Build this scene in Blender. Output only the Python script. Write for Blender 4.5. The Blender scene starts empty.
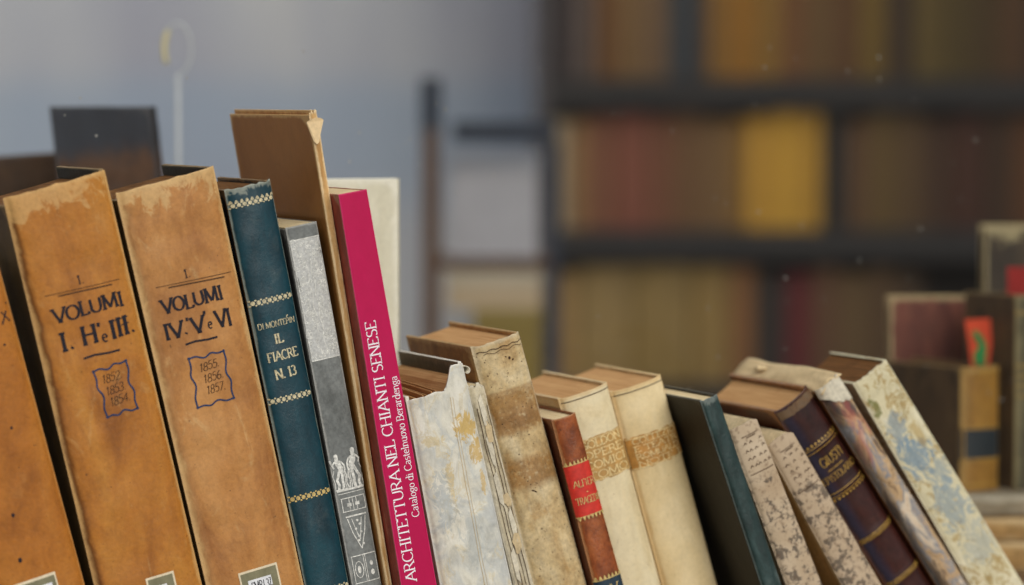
import bpy, bmesh, math, random
from mathutils import Vector, Matrix, noise as mnoise

scene = bpy.context.scene
COL = scene.collection
random.seed(7)

# ------------------------------------------------------------------ frame of the place (metres)
TH = math.radians(23.0)                      # the shelf runs 23 degrees off the view
W = Vector((math.cos(TH), math.sin(TH), 0))  # along the row
D = Vector((-math.sin(TH), math.cos(TH), 0)) # from spine to fore-edge
Z = Vector((0, 0, 1))
O = Vector((-0.29446, 2.43, 0.0))

def sp(w, s, z=0.0):
    return O + W * w + D * s + Z * z

# ------------------------------------------------------------------ colour + node helpers
def lin(v):
    v /= 255.0
    return v / 12.92 if v <= 0.04045 else ((v + 0.055) / 1.055) ** 2.4

def C(r, g, b):
    return (lin(r), lin(g), lin(b), 1.0)

class NT:
    def __init__(self, name):
        self.m = bpy.data.materials.new(name)
        self.m.use_nodes = True
        self.t = self.m.node_tree
        self.t.nodes.clear()
        self.out = self.t.nodes.new('ShaderNodeOutputMaterial')
        self._oc = None
    def n(self, typ, **kw):
        nd = self.t.nodes.new(typ)
        for k, v in kw.items():
            setattr(nd, k, v)
        return nd
    def link(self, a, b):
        self.t.links.new(a, b)
    def put(self, sock, v):
        if isinstance(v, (int, float)):
            sock.default_value = v
        elif isinstance(v, (tuple, list)):
            sock.default_value = v
        else:
            self.link(v, sock)
    def oc(self):
        if self._oc is None:
            self._oc = self.n('ShaderNodeTexCoord').outputs['Object']
        return self._oc
    def mapping(self, scale=(1, 1, 1), loc=(0, 0, 0), rot=(0, 0, 0), vec=None):
        nd = self.n('ShaderNodeMapping')
        self.link(vec if vec is not None else self.oc(), nd.inputs['Vector'])
        nd.inputs['Scale'].default_value = scale
        nd.inputs['Location'].default_value = loc
        nd.inputs['Rotation'].default_value = rot
        return nd.outputs['Vector']
    def noise(self, scale, detail=4, rough=0.6, vec=None, dist=0.0):
        nd = self.n('ShaderNodeTexNoise')
        self.link(vec if vec is not None else self.oc(), nd.inputs['Vector'])
        nd.inputs['Scale'].default_value = scale
        nd.inputs['Detail'].default_value = detail
        nd.inputs['Roughness'].default_value = rough
        nd.inputs['Distortion'].default_value = dist
        return nd.outputs['Fac']
    def noisecol(self, scale, vec=None):
        nd = self.n('ShaderNodeTexNoise')
        self.link(vec if vec is not None else self.oc(), nd.inputs['Vector'])
        nd.inputs['Scale'].default_value = scale
        return nd.outputs['Color']
    def voronoi(self, scale, vec=None, feature='F1', out='Distance'):
        nd = self.n('ShaderNodeTexVoronoi', feature=feature)
        self.link(vec if vec is not None else self.oc(), nd.inputs['Vector'])
        nd.inputs['Scale'].default_value = scale
        return nd.outputs[out]
    def math(self, op, a, b=0.0, c=None, clamp=False):
        nd = self.n('ShaderNodeMath', operation=op, use_clamp=clamp)
        self.put(nd.inputs[0], a)
        self.put(nd.inputs[1], b)
        if c is not None:
            self.put(nd.inputs[2], c)
        return nd.outputs[0]
    def step(self, v, lo, hi):
        nd = self.n('ShaderNodeMapRange', interpolation_type='SMOOTHSTEP')
        self.put(nd.inputs['Value'], v)
        nd.inputs['From Min'].default_value = lo
        nd.inputs['From Max'].default_value = hi
        return nd.outputs['Result']
    def mix(self, f, a, b, mode='MIX'):
        nd = self.n('ShaderNodeMix', data_type='RGBA', blend_type=mode)
        self.put(nd.inputs['Factor'], f)
        self.put(nd.inputs['A'] if False else nd.inputs[6], a)
        self.put(nd.inputs[7], b)
        return nd.outputs[2]
    def ramp(self, f, stops, interp='LINEAR'):
        nd = self.n('ShaderNodeValToRGB')
        r = nd.color_ramp
        r.interpolation = interp
        while len(r.elements) < len(stops):
            r.elements.new(0.5)
        for e, (p, c) in zip(r.elements, stops):
            e.position = p
            e.color = c
        self.put(nd.inputs['Fac'], f)
        return nd.outputs['Color']
    def attr(self, name):
        return self.n('ShaderNodeAttribute', attribute_name=name).outputs['Fac']
    def xyz(self, vec=None):
        nd = self.n('ShaderNodeSeparateXYZ')
        self.link(vec if vec is not None else self.oc(), nd.inputs[0])
        return nd.outputs
    def bump(self, h, strength=0.3, dist=0.001):
        nd = self.n('ShaderNodeBump')
        nd.inputs['Strength'].default_value = strength
        nd.inputs['Distance'].default_value = dist
        self.link(h, nd.inputs['Height'])
        return nd.outputs['Normal']
    def vadd(self, vec, col, amt):
        s = self.n('ShaderNodeVectorMath', operation='SUBTRACT')
        self.link(col, s.inputs[0])
        s.inputs[1].default_value = (0.5, 0.5, 0.5)
        m = self.n('ShaderNodeVectorMath', operation='MULTIPLY_ADD')
        self.link(s.outputs[0], m.inputs[0])
        m.inputs[1].default_value = (amt, amt, amt)
        self.link(vec, m.inputs[2])
        return m.outputs[0]
    def principled(self, color, rough=0.6, spec=0.3, normal=None, metal=0.0, sheen=0.0, coat=0.0):
        p = self.n('ShaderNodeBsdfPrincipled')
        self.put(p.inputs['Base Color'], color)
        self.put(p.inputs['Roughness'], rough)
        p.inputs['Specular IOR Level'].default_value = spec
        p.inputs['Metallic'].default_value = metal
        p.inputs['Coat Weight'].default_value = coat
        p.inputs['Coat Roughness'].default_value = 0.35
        if normal is not None:
            self.link(normal, p.inputs['Normal'])
        self.link(p.outputs[0], self.out.inputs['Surface'])
        return self.m

def plain(name, col, rough=0.6, spec=0.3, var=0.12, scale=120, metal=0.0):
    t = NT(name)
    f = t.noise(scale, 4)
    dark = tuple(list(c * (1 - var * 2) for c in col[:3]) + [1])
    light = tuple(list(min(1, c * (1 + var)) for c in col[:3]) + [1])
    return t.principled(t.ramp(f, [(0.3, dark), (0.7, light)]), rough, spec, t.bump(f, 0.15, 0.0005), metal)

def old_cover(name, dark, base, light, wear, seed=0.0, scale=28, streak=(1, 1, 0.35), wear_w=0.006,
              wear_amt=0.9, rough=0.55, spec=0.35, speck=0.0, speck_col=C(40, 25, 12), top_wear=0.0,
              left_dark=None, zones=(), bumps=0.35, scuff=0.35, scuff_scale=60, coat=0.0, leftw=0.08, grain=0.4):
    """Worn leather, vellum or paper: blotched body colour, scuffs, rubbed rims, optional stained zones."""
    t = NT(name)
    v = t.mapping(streak, (seed, seed * 0.7, seed * 1.3))
    n1 = t.noise(scale, 6, 0.62, v, 0.6)
    n2 = t.noise(scale * 5, 5, 0.65, t.mapping((1, 1, 1), (seed, 0, 0)))
    n3 = t.noise(scuff_scale, 6, 0.7, t.mapping((1, 1, 0.55), (seed * 2, 0, seed)), 1.0)
    col = t.ramp(n1, [(0.28, dark), (0.5, base), (0.75, light)])
    col = t.mix(t.math('MULTIPLY', t.step(n3, 0.56, 0.72), scuff), col, wear)
    col = t.mix(t.math('MULTIPLY', t.step(n2, 0.6, 0.75), 0.28), col, dark)
    z = t.xyz()[2]
    for (z0, z1, zc, amt, soft) in zones:
        zz = t.math('ADD', z, t.math('MULTIPLY', t.math('SUBTRACT', n3, 0.5), soft * 3))
        f = t.math('MULTIPLY', t.step(zz, z0 - soft, z0 + soft), t.math('SUBTRACT', 1.0, t.step(zz, z1 - soft, z1 + soft)))
        f = t.math('MULTIPLY', f, amt)
        f = t.math('MULTIPLY', f, t.step(n2, 0.2, 0.5))
        col = t.mix(f, col, zc)
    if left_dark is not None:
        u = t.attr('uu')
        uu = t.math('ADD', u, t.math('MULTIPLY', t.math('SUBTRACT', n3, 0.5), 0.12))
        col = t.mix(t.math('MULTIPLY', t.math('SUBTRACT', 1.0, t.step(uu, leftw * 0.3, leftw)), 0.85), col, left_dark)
    rim = t.math('ADD', t.attr('rimd'), t.math('MULTIPLY', t.math('SUBTRACT', n3, 0.5), wear_w * 2.4))
    f = t.math('MULTIPLY', t.math('SUBTRACT', 1.0, t.step(rim, 0.0005, wear_w)), wear_amt)
    col = t.mix(f, col, wear)
    if top_wear > 0:
        td = t.math('ADD', t.attr('topd'), t.math('MULTIPLY', t.math('SUBTRACT', t.noise(52, 6, 0.68, t.mapping((1, 1, 0.7), (seed, 0, 0)), 0.7), 0.5), top_wear * 7.0))
        col = t.mix(t.math('MULTIPLY', t.math('SUBTRACT', 1.0, t.step(td, top_wear * 0.35, top_wear)), 0.72), col, wear)
    if speck > 0:
        s = t.noise(420, 3, 0.6, t.mapping((1, 1, 1), (seed, 3, 0)))
        col = t.mix(t.math('MULTIPLY', t.step(s, 0.70 - 0.1 * speck, 0.76 - 0.1 * speck), 0.75), col, speck_col)
    gr = t.noise(340, 4, 0.7, t.mapping((1, 1, 1), (seed * 3, 1, 0)))
    md = t.noise(105, 4, 0.65, t.mapping((1, 1, 0.6), (seed, 9, seed)), 0.8)
    col = t.mix(grain, col, t.ramp(gr, [(0.30, C(96, 90, 84)), (0.5, C(200, 200, 200)), (0.72, C(255, 252, 246))]), 'MULTIPLY')
    col = t.mix(grain, col, t.ramp(md, [(0.28, C(120, 112, 104)), (0.48, C(215, 213, 210)), (0.7, C(255, 255, 255))]), 'MULTIPLY')
    hgt = t.math('ADD', t.math('MULTIPLY', n3, 0.6), t.math('MULTIPLY', t.math('ADD', n2, gr), 0.5))
    return t.principled(col, rough, spec, t.bump(hgt, bumps, 0.0012), coat=coat)

def page_block(name, base, dark, freq=1300):
    t = NT(name)
    f = t.noise(1.0, 3, 0.6, t.mapping((freq, 14, 14)))
    g = t.noise(35, 4)
    col = t.ramp(f, [(0.3, dark), (0.62, base)])
    col = t.mix(t.math('MULTIPLY', t.step(g, 0.5, 0.75), 0.5), col, dark)
    return t.principled(col, 0.85, 0.1, t.bump(f, 0.5, 0.0008))

# ------------------------------------------------------------------ mesh helpers
def new_obj(name, verts, faces, mat, parent=None, attrs=None, smooth=True):
    me = bpy.data.meshes.new(name)
    me.from_pydata(verts, [], faces)
    if attrs:
        for k, vals in attrs.items():
            a = me.attributes.new(k, 'FLOAT', 'POINT')
            a.data.foreach_set('value', vals)
    if smooth:
        me.polygons.foreach_set('use_smooth', [True] * len(me.polygons))
    me.update()
    o = bpy.data.objects.new(name, me)
    COL.objects.link(o)
    for m in (mat if isinstance(mat, (list, tuple)) else [mat]):
        me.materials.append(m)
    if parent is not None:
        o.parent = parent
    return o

def bm_obj(name, bm, mat, parent=None, smooth=False):
    bmesh.ops.recalc_face_normals(bm, faces=bm.faces)
    me = bpy.data.meshes.new(name)
    bm.to_mesh(me)
    bm.free()
    if smooth:
        me.polygons.foreach_set('use_smooth', [True] * len(me.polygons))
    o = bpy.data.objects.new(name, me)
    COL.objects.link(o)
    for m in (mat if isinstance(mat, (list, tuple)) else [mat]):
        me.materials.append(m)
    if parent is not None:
        o.parent = parent
    return o

def add_box(bm, x0, x1, y0, y1, z0, z1, mi=0):
    vs = [bm.verts.new(p) for p in ((x0, y0, z0), (x1, y0, z0), (x1, y1, z0), (x0, y1, z0), (x0, y0, z1), (x1, y0, z1), (x1, y1, z1), (x0, y1, z1))]
    for q in ((0, 3, 2, 1), (4, 5, 6, 7), (0, 1, 5, 4), (1, 2, 6, 5), (2, 3, 7, 6), (3, 0, 4, 7)):
        f = bm.faces.new([vs[i] for i in q])
        f.material_index = mi
    return vs

def add_tube(bm, pts, r, n=10, closed=False):
    rings = []
    m = len(pts)
    for i, p in enumerate(pts):
        p = Vector(p)
        a = Vector(pts[i - 1]) if (i > 0 or closed) else p
        b = Vector(pts[(i + 1) % m]) if (i < m - 1 or closed) else p
        t = (b - a).normalized()
        ref = Vector((0, 1, 0)) if abs(t.y) < 0.9 else Vector((1, 0, 0))
        u = t.cross(ref).normalized()
        v = t.cross(u)
        rr = r[i] if isinstance(r, (list, tuple)) else r
        rings.append([bm.verts.new(p + (u * math.cos(k * 2 * math.pi / n) + v * math.sin(k * 2 * math.pi / n)) * rr) for k in range(n)])
    for i in range(m if closed else m - 1):
        A, B = rings[i], rings[(i + 1) % m]
        for k in range(n):
            bm.faces.new((A[k], A[(k + 1) % n], B[(k + 1) % n], B[k]))
    if not closed:
        bm.faces.new(rings[0])
        bm.faces.new(rings[-1])

def tag(o, label, cat, group=None):
    o['label'] = label
    o['category'] = cat
    if group:
        o['group'] = group
    return o

def struct(o):
    o['kind'] = 'structure'
    return o

# ------------------------------------------------------------------ lettering: a small serif stroke alphabet
def arc(cx, cy, rx, ry, a0, a1, n=10):
    return [(cx + rx * math.cos(math.radians(a0 + (a1 - a0) * i / n)), cy + ry * math.sin(math.radians(a0 + (a1 - a0) * i / n))) for i in range(n + 1)]

X_ = 0.64
GL = {
 'A': (.82, [[(.02, 0), (.40, 1)], [(.40, 1), (.80, 0)], [(.15, .36), (.64, .36)]]),
 'B': (.70, [[(.12, 0), (.12, 1)], [(.12, 1)] + arc(.34, .76, .24, .24, 90, -90) + [(.12, .52)], [(.12, .52)] + arc(.36, .26, .28, .26, 90, -90) + [(.12, 0)]]),
 'C': (.78, [arc(.44, .5, .38, .5, 42, 318, 14)]),
 'D': (.82, [[(.12, 0), (.12, 1)], [(.12, 1)] + arc(.32, .5, .44, .5, 90, -90, 12) + [(.12, 0)]]),
 'E': (.66, [[(.12, 0), (.12, 1)], [(.12, 1), (.58, 1)], [(.12, .52), (.46, .52)], [(.12, 0), (.60, 0)], [(.58, 1), (.58, .86)], [(.60, 0), (.60, .16)]]),
 'F': (.62, [[(.12, 0), (.12, 1)], [(.12, 1), (.58, 1)], [(.12, .52), (.46, .52)], [(.58, 1), (.58, .86)]]),
 'G': (.82, [arc(.44, .5, .38, .5, 42, 335, 14), [(.76, .02), (.76, .42)], [(.56, .42), (.80, .42)]]),
 'H': (.84, [[(.12, 0), (.12, 1)], [(.72, 0), (.72, 1)], [(.12, .52), (.72, .52)]]),
 'I': (.38, [[(.19, 0), (.19, 1)]]),
 'L': (.62, [[(.12, 0), (.12, 1)], [(.12, 0), (.56, 0)], [(.56, 0), (.56, .18)]]),
 'M': (1.0, [[(.10, 0), (.14, 1)], [(.14, 1), (.50, .05)], [(.50, .05), (.86, 1)], [(.86, 1), (.90, 0)]]),
 'N': (.86, [[(.12, 0), (.12, 1)], [(.12, 1), (.74, 0)], [(.74, 0), (.74, 1)]]),
 'O': (.88, [arc(.44, .5, .38, .5, 0, 360, 20)]),
 'P': (.66, [[(.12, 0), (.12, 1)], [(.12, 1)] + arc(.34, .74, .26, .26, 90, -90) + [(.12, .48)]]),
 'R': (.76, [[(.12, 0), (.12, 1)], [(.12, 1)] + arc(.34, .75, .25, .25, 90, -90) + [(.12, .50)], [(.36, .50), (.72, 0)]]),
 'S': (.62, [arc(.31, .75, .22, .25, 40, 270, 10) + arc(.31, .25, .24, .25, 90, -140, 10)]),
 'T': (.76, [[(.38, 0), (.38, 1)], [(.04, 1), (.72, 1)], [(.04, 1), (.04, .84)], [(.72, 1), (.72, .84)]]),
 'U': (.84, [[(.12, 1), (.12, .34)] + arc(.42, .34, .30, .34, 180, 360, 10) + [(.72, 1)]]),
 'V': (.80, [[(.02, 1), (.40, 0)], [(.40, 0), (.78, 1)]]),
 'X': (.80, [[(.04, 1), (.74, 0)], [(.04, 0), (.74, 1)]]),
 'Z': (.70, [[(.06, 1), (.62, 1)], [(.62, 1), (.06, 0)], [(.06, 0), (.64, 0)]]),
 'a': (.54, [arc(.24, .47, .17, .17, 150, 0, 7) + [(.41, .06), (.48, 0)], arc(.23, .17, .17, .17, 60, 400, 12)]),
 'b': (.60, [[(.10, 0), (.10, 1.02)], arc(.31, .32, .22, .32, 160, -160, 14)]),
 'c': (.50, [arc(.28, .32, .22, .32, 45, 315, 12)]),
 'd': (.60, [[(.48, 0), (.48, 1.02)], arc(.27, .32, .22, .32, 20, 340, 14)]),
 'e': (.54, [[(.06, .36), (.48, .36)] + arc(.27, .32, .22, .32, 10, 315, 14)]),
 'g': (.56, [arc(.26, .40, .19, .24, 0, 360, 14), arc(.26, -.12, .21, .16, 0, 360, 12), [(.40, .60), (.54, .66)]]),
 'i': (.30, [[(.15, 0), (.15, X_)], [(.13, .86), (.17, .92)]]),
 'l': (.30, [[(.15, 0), (.15, 1.02)]]),
 'n': (.62, [[(.12, 0), (.12, X_)], [(.12, .44)] + arc(.31, .42, .19, .22, 160, 0, 8) + [(.50, 0)]]),
 'o': (.56, [arc(.28, .32, .22, .32, 0, 360, 16)]),
 'r': (.44, [[(.12, 0), (.12, X_)], [(.12, .42)] + arc(.29, .46, .17, .18, 160, 50, 6)]),
 's': (.44, [arc(.22, .48, .15, .16, 40, 270, 8) + arc(.22, .16, .16, .16, 90, -140, 8)]),
 't': (.38, [[(.17, .86), (.17, .14)] + arc(.28, .14, .11, .14, 180, 300, 5), [(.03, .62), (.34, .62)]]),
 'u': (.62, [[(.12, X_), (.12, .2)] + arc(.30, .2, .18, .2, 180, 330, 7), [(.50, 0), (.50, X_)]]),
 'v': (.54, [[(.04, X_), (.27, 0)], [(.27, 0), (.50, X_)]]),
 '1': (.44, [[(.10, .80), (.24, 1)], [(.24, 1), (.24, 0)]]),
 '2': (.56, [arc(.27, .74, .22, .26, 170, -30, 8) + [(.05, 0), (.52, 0)]]),
 '3': (.54, [arc(.25, .76, .20, .24, 150, -90, 8), arc(.25, .26, .23, .26, 90, -150, 9)]),
 '4': (.58, [[(.42, 0), (.42, 1), (.04, .32), (.56, .32)]]),
 '5': (.54, [[(.46, 1), (.14, 1), (.11, .56)] + arc(.25, .32, .24, .32, 120, -140, 9)]),
 '6': (.56, [arc(.42, .5, .36, .5, 95, 190, 7) + arc(.27, .28, .21, .28, 180, 520, 14)]),
 '7': (.52, [[(.05, 1), (.48, 1), (.18, 0)]]),
 '8': (.54, [arc(.27, .76, .18, .24, -90, 270, 12), arc(.27, .26, .22, .26, 90, 450, 12)]),
 '9': (.54, [arc(.27, .70, .21, .28, 0, 360, 12), [(.48, .70), (.40, .1), (.26, 0)]]),
 '.': (.26, [[(.10, .0), (.15, .09)]]),
 "'": (.22, [[(.10, .78), (.14, 1)]]),
 ' ': (.32, []),
}

class Deco:
    """Flat printed, inked or gilt marks laid on a book's spine surface."""
    def __init__(self, book, lift=0.00035):
        self.b, self.v, self.f, self.lift = book, [], [], lift
    def quadstrip(self, A, B):
        base = len(self.v)
        for (a, b) in zip(A, B):
            self.v.append(self.b.on(a[0], a[1], self.lift))
            self.v.append(self.b.on(b[0], b[1], self.lift))
        for i in range(len(A) - 1):
            j = base + 2 * i
            self.f.append((j, j + 1, j + 3, j + 2))
    def stroke(self, pts, w, thin=None, step=0.0016):
        # pts in (x, z) metres; w vertical weight, thin horizontal weight
        P = []
        for (a, b) in zip(pts[:-1], pts[1:]):
            L = math.hypot(b[0] - a[0], b[1] - a[1])
            k = max(1, int(L / step))
            for i in range(k):
                P.append((a[0] + (b[0] - a[0]) * i / k, a[1] + (b[1] - a[1]) * i / k))
        P.append(pts[-1])
        A, B = [], []
        for i, p in enumerate(P):
            q0, q1 = P[max(0, i - 1)], P[min(len(P) - 1, i + 1)]
            dx, dz = q1[0] - q0[0], q1[1] - q0[1]
            L = math.hypot(dx, dz) or 1e-9
            ww = w if thin is None else thin + (w - thin) * abs(dx * self.ux[1] - dz * self.ux[0]) / L
            nx, nz = -dz / L * ww / 2, dx / L * ww / 2
            A.append((p[0] + nx, p[1] + nz))
            B.append((p[0] - nx, p[1] - nz))
        self.quadstrip(A, B)
    ux = (1, 0)
    def text(self, s, p0, p1, h, weight=0.15, thin=0.06, serif=True, slant=0.0, jitter=0.0, fit=True):
        T = self.b.T
        d = (p1[0] - p0[0], p1[1] - p0[1])
        L = math.hypot(*d)
        ux = (d[0] / L, d[1] / L)
        uz = (-ux[1], ux[0])
        self.ux = ux
        adv = sum(GL[c][0] for c in s) * h
        gap = 0.0
        k = L / adv if fit else 1.0
        x = 0.0
        for c in s:
            a, strokes = GL[c]
            jy = random.uniform(-1, 1) * jitter * h
            def M(p):
                gx = x + (p[0] + slant * p[1]) * h * k
                gz = p[1] * h + jy
                gx += random.uniform(-1, 1) * jitter * 0.4 * h
                return (p0[0] + ux[0] * gx + uz[0] * gz, p0[1] + ux[1] * gx + uz[1] * gz)
            weight_ = weight * min(1.0, .55 + .45 * k)
            for st in strokes:
                self.stroke([M(p) for p in st], weight_ * h, thin * h)
                if serif and len(st) == 2 and abs(st[0][1] - st[1][1]) > 0.4:
                    for e in st:
                        if min(abs(e[1]), abs(e[1] - 1), abs(e[1] - X_), abs(e[1] - 1.02)) < 0.01:
                            sk = min(1.0, max(.35, k))
                            lo = -0.13 * sk if not (c.islower() and e[1] > 0.1) else -0.14 * sk
                            hi = 0.13 * sk if not (c.islower() and e[1] > 0.1) else 0.02
                            self.stroke([M((e[0] + lo, e[1])), M((e[0] + hi, e[1]))], thin * h * 1.2, thin * h * 1.1)
            x += a * h * k
    def patch(self, u0, u1, z0, z1, nu=10, nz=2, wob=0.0):
        # rectangle across the spine, u as a fraction of its width
        base = len(self.v)
        for j in range(nz + 1):
            for i in range(nu + 1):
                z = z0 + (z1 - z0) * j / nz
                if wob and j in (0, nz):
                    z += random.uniform(-wob, wob)
                u = u0 + (u1 - u0) * i / nu
                self.v.append(self.b.on(u * self.b.Tz(z), z, self.lift))
        for j in range(nz):
            for i in range(nu):
                a = base + j * (nu + 1) + i
                self.f.append((a, a + 1, a + nu + 2, a + nu + 1))
    def dot(self, x, z, r, rz=None, n=8):
        base = len(self.v)
        rz = rz or r
        for k in range(n):
            self.v.append(self.b.on(x + r * math.cos(k * 2 * math.pi / n), z + rz * math.sin(k * 2 * math.pi / n), self.lift))
        self.f.append(tuple(range(base, base + n)))
    def poly(self, pts):
        base = len(self.v)
        for p in pts:
            self.v.append(self.b.on(p[0], p[1], self.lift))
        self.f.append(tuple(range(base, base + len(pts))))
    def lace(self, z, amp, u0=0.03, u1=0.97, n=9, w=0.0007, gem=True):
        T = self.b.Tz(z)
        for i in range(n):
            u = u0 + (u1 - u0) * (i + 0.5) / n
            if gem:
                self.dot(u * T, z, T / n * 0.36, amp * 0.5, 8)
            a = u0 + (u1 - u0) * i / n
            self.dot(a * T, z + amp * 0.55, T / n * 0.2, amp * 0.2, 6)
            self.dot(a * T, z - amp * 0.55, T / n * 0.2, amp * 0.2, 6)
    def rule(self, z, w, u0=0.0, u1=1.0, tilt=0.0):
        T = self.b.Tz(z)
        self.stroke([(u0 * T + (u1 - u0) * T * i / 12, z + tilt * i / 12) for i in range(13)], w)
    def scallop(self, z, h, n, sign, u0=0.0, u1=1.0):
        T = self.b.Tz(z)
        for i in range(n):
            a = (u0 + (u1 - u0) * i / n) * T
            b = (u0 + (u1 - u0) * (i + 1) / n) * T
            m = (a + b) / 2
            self.poly([(a + (b - a) * .12, z), (b - (b - a) * .12, z), (m + (b - a) * .12, z + sign * h), (m - (b - a) * .12, z + sign * h)][::1 if sign > 0 else -1])
    def build(self, name, mat, parent=None, label=None):
        o = new_obj(name, self.v, self.f, mat, parent or self.b.root, smooth=True)
        if label:
            o['label'] = label
        return o

# ------------------------------------------------------------------ books
class Book:
    def __init__(self, name, label, cat, group, w, s, lean, H, T0, T1, depth, spine_mat, cover_mat, page_mat,
                 bulge=0.004, pexp=2.0, board=0.003, square=0.003, bands=(), ztop=None, rough_edge=0.0, wob=0.0004,
                 seed=1, cover_right=None, left_h=0.0, right_h=0.0, flat=False, inner_mat=None, basez=0.0, frame=None, back=0.0):
        self.H, self.T0, self.T1, self.bulge, self.p = H, T0, T1, bulge, pexp
        self.bands, self.seed, self.wob = bands, seed, wob
        self.T = (T0 + T1) / 2
        self.ztop = ztop or (lambda u: 0.0)
        root = bpy.data.objects.new(name, None)
        root.empty_display_size = 0.03
        COL.objects.link(root)
        if frame is None:
            a = math.radians(lean)
            X = W * math.cos(a) + Z * math.sin(a)
            Zl = W * -math.sin(a) + Z * math.cos(a)
            R = Matrix((X, D, Zl)).transposed()
            loc = sp(w, s, basez)
        else:
            R, loc = frame
        root.rotation_euler = R.to_euler()
        root.location = loc
        tag(root, label, cat, group)
        self.root = root
        # spine shell
        NU, NZ = 28, 90
        th = 0.0011
        verts, faces = [], []
        uu, rimd, topd = [], [], []
        def add(u, z, inner):
            p = Vector(self.surf(u, z))
            zt = H + self.ztop(u)
            if inner:
                q = 0.5 + (u - 0.5) * (1 - 2 * th / max(self.T, 0.004))
                p.x = q * self.Tz(z)
                p.y += th
            verts.append(p)
            uu.append(u)
            T = self.Tz(z)
            rimd.append(min(u * T, (1 - u) * T, zt - z + 0.0) if not inner else 0.0)
            topd.append(zt - z)
        for side in (0, 1):
            for j in range(NZ + 1):
                for i in range(NU + 1):
                    u = i / NU
                    zt = H + self.ztop(u)
                    if rough_edge and j == NZ:
                        zt += rough_edge * mnoise.noise(Vector((u * 9, seed, 0.3))) * 2
                    t = j / NZ
                    z = zt * (1 - (1 - t) ** 1.35)
                    add(u, z, side == 1)
        n = (NU + 1) * (NZ + 1)
        for j in range(NZ):
            for i in range(NU):
                a = j * (NU + 1) + i
                faces.append((a, a + 1, a + NU + 2, a + NU + 1))
                faces.append((n + a, n + a + NU + 1, n + a + NU + 2, n + a + 1))
        for i in range(NU):
            a = NZ * (NU + 1) + i
            faces.append((a, a + 1, n + a + 1, n + a))
            faces.append((i, n + i, n + i + 1, i + 1))
        for j in range(NZ):
            for i in (0, NU):
                a = j * (NU + 1) + i
                q = (a, a + NU + 1, n + a + NU + 1, n + a)
                faces.append(q if i else q[::-1])
        self.spine = new_obj('spine', verts, faces, spine_mat, root, dict(uu=uu, rimd=rimd, topd=topd))
        # boards
        zr = self.ztop(1.0)
        zl = self.ztop(0.0)
        self.left = self.slab('cover', 0.0, board, 0.0012, depth, 0.0, H + zl * 0.0 + left_h + min(0, zl), cover_mat, left=True)
        self.right = self.slab('cover', 1.0, board, 0.0012, depth, 0.0, H + zr + right_h, cover_right or cover_mat, left=False, inner=inner_mat)
        # text block with a spine edge that follows the shell
        vs, fs = [], []
        zs = [square, H - square - back]
        M = 12
        prof = []
        for i in range(M + 1):
            u = i / M
            prof.append(u)
        ring = []
        nring = None
        NL = 14
        for j in range(NL + 1):
            z = zs[0] + (zs[1] - zs[0]) * j / NL
            T = self.Tz(z)
            xa, xb = board + 0.0002, T - board - 0.0002
            row = []
            for u in prof:
                x = xa + (xb - xa) * u
                uq = x / T
                y = self.surf(uq, min(z, H))[1] + th + 0.0009
                row.append((x, y, z + min(0, self.ztop(uq)) * (j / NL)))
            row.append((xb, depth - square, z + min(0, self.ztop(1)) * (j / NL)))
            for i in range(M - 1, 0, -1):
                x = xa + (xb - xa) * i / M
                row.append((x, depth - square - 0.003 * math.sin(math.pi * i / M), z + min(0, self.ztop(x / T)) * (j / NL)))
            row.append((xa, depth - square, z + min(0, self.ztop(0)) * (j / NL)))
            nring = len(row)
            vs += row
        for j in range(NL):
            for i in range(nring):
                a, b = j * nring + i, j * nring + (i + 1) % nring
                fs.append((a, b, b + nring, a + nring))
        # caps as strips front-to-back
        def cap(off, flip):
            for i in range(M):
                f0, f1 = off + i, off + i + 1
                b1 = off + M + 1 + (M - (i + 1)) if True else 0
                b0 = off + M + 1 + (M - i)
                q = (f0, f1, b1, b0)
                fs.append(q[::-1] if flip else q)
        cap(NL * nring, False)
        cap(0, True)
        self.pages = new_obj('text_block', vs, fs, page_mat, root, smooth=False)
    def Tz(self, z):
        return self.T0 + (self.T1 - self.T0) * max(0.0, min(1.0, z / self.H))
    def surf(self, u, z):
        u = max(0.0, min(1.0, u))
        q = max(0.0, 1 - abs(2 * u - 1) ** self.p)
        y = -self.bulge * q ** (1.0 / self.p)
        for (bz, bh, bw) in self.bands:
            d = abs(z - bz) / bw
            if d < 1:
                y -= bh * (0.5 + 0.5 * math.cos(math.pi * d)) * min(1, q * 1.6)
        if self.wob:
            y += self.wob * mnoise.noise(Vector((u * 3 + self.seed, self.seed * 2.1, z * 55))) * (1 if 0.02 < u < 0.98 else 0)
        return (u * self.Tz(z), y, z)
    def on(self, x, z, lift):
        T = self.Tz(z)
        u = x / T
        p = self.surf(u, z)
        e = 0.01
        a, b = self.surf(u - e, z), self.surf(u + e, z)
        dx, dy = b[0] - a[0], b[1] - a[1]
        L = math.hypot(dx, dy) or 1
        return (max(0.0, min(T, x)) + dy / L * lift, p[1] - abs(dx) / L * lift, z)
    def slab(self, name, side, t, y0, y1, z0, z1, mat, left, inner=None):
        NY, NZ = 10, 40
        verts, faces, uu, rimd, topd = [], [], [], [], []
        for k in (0, 1):
            for j in range(NZ + 1):
                for i in range(NY + 1):
                    z = z0 + (z1 - z0) * j / NZ
                    y = y0 + (y1 - y0) * i / NY
                    T = self.Tz(z)
                    wv = 0.0
                    if left:
                        x = 0.0002 + k * t
                    else:
                        x = T - 0.0002 - t + k * t
                    zz = z
                    if j == NZ:
                        zz -= 0.0006 * abs(mnoise.noise(Vector((y * 60, self.seed, k))))
                    verts.append((x, y, zz))
                    uu.append(0.5)
                    topd.append(z1 - z)
                    rimd.append(min(y - y0, y1 - y, z1 - z))
        n = (NY + 1) * (NZ + 1)
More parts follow.
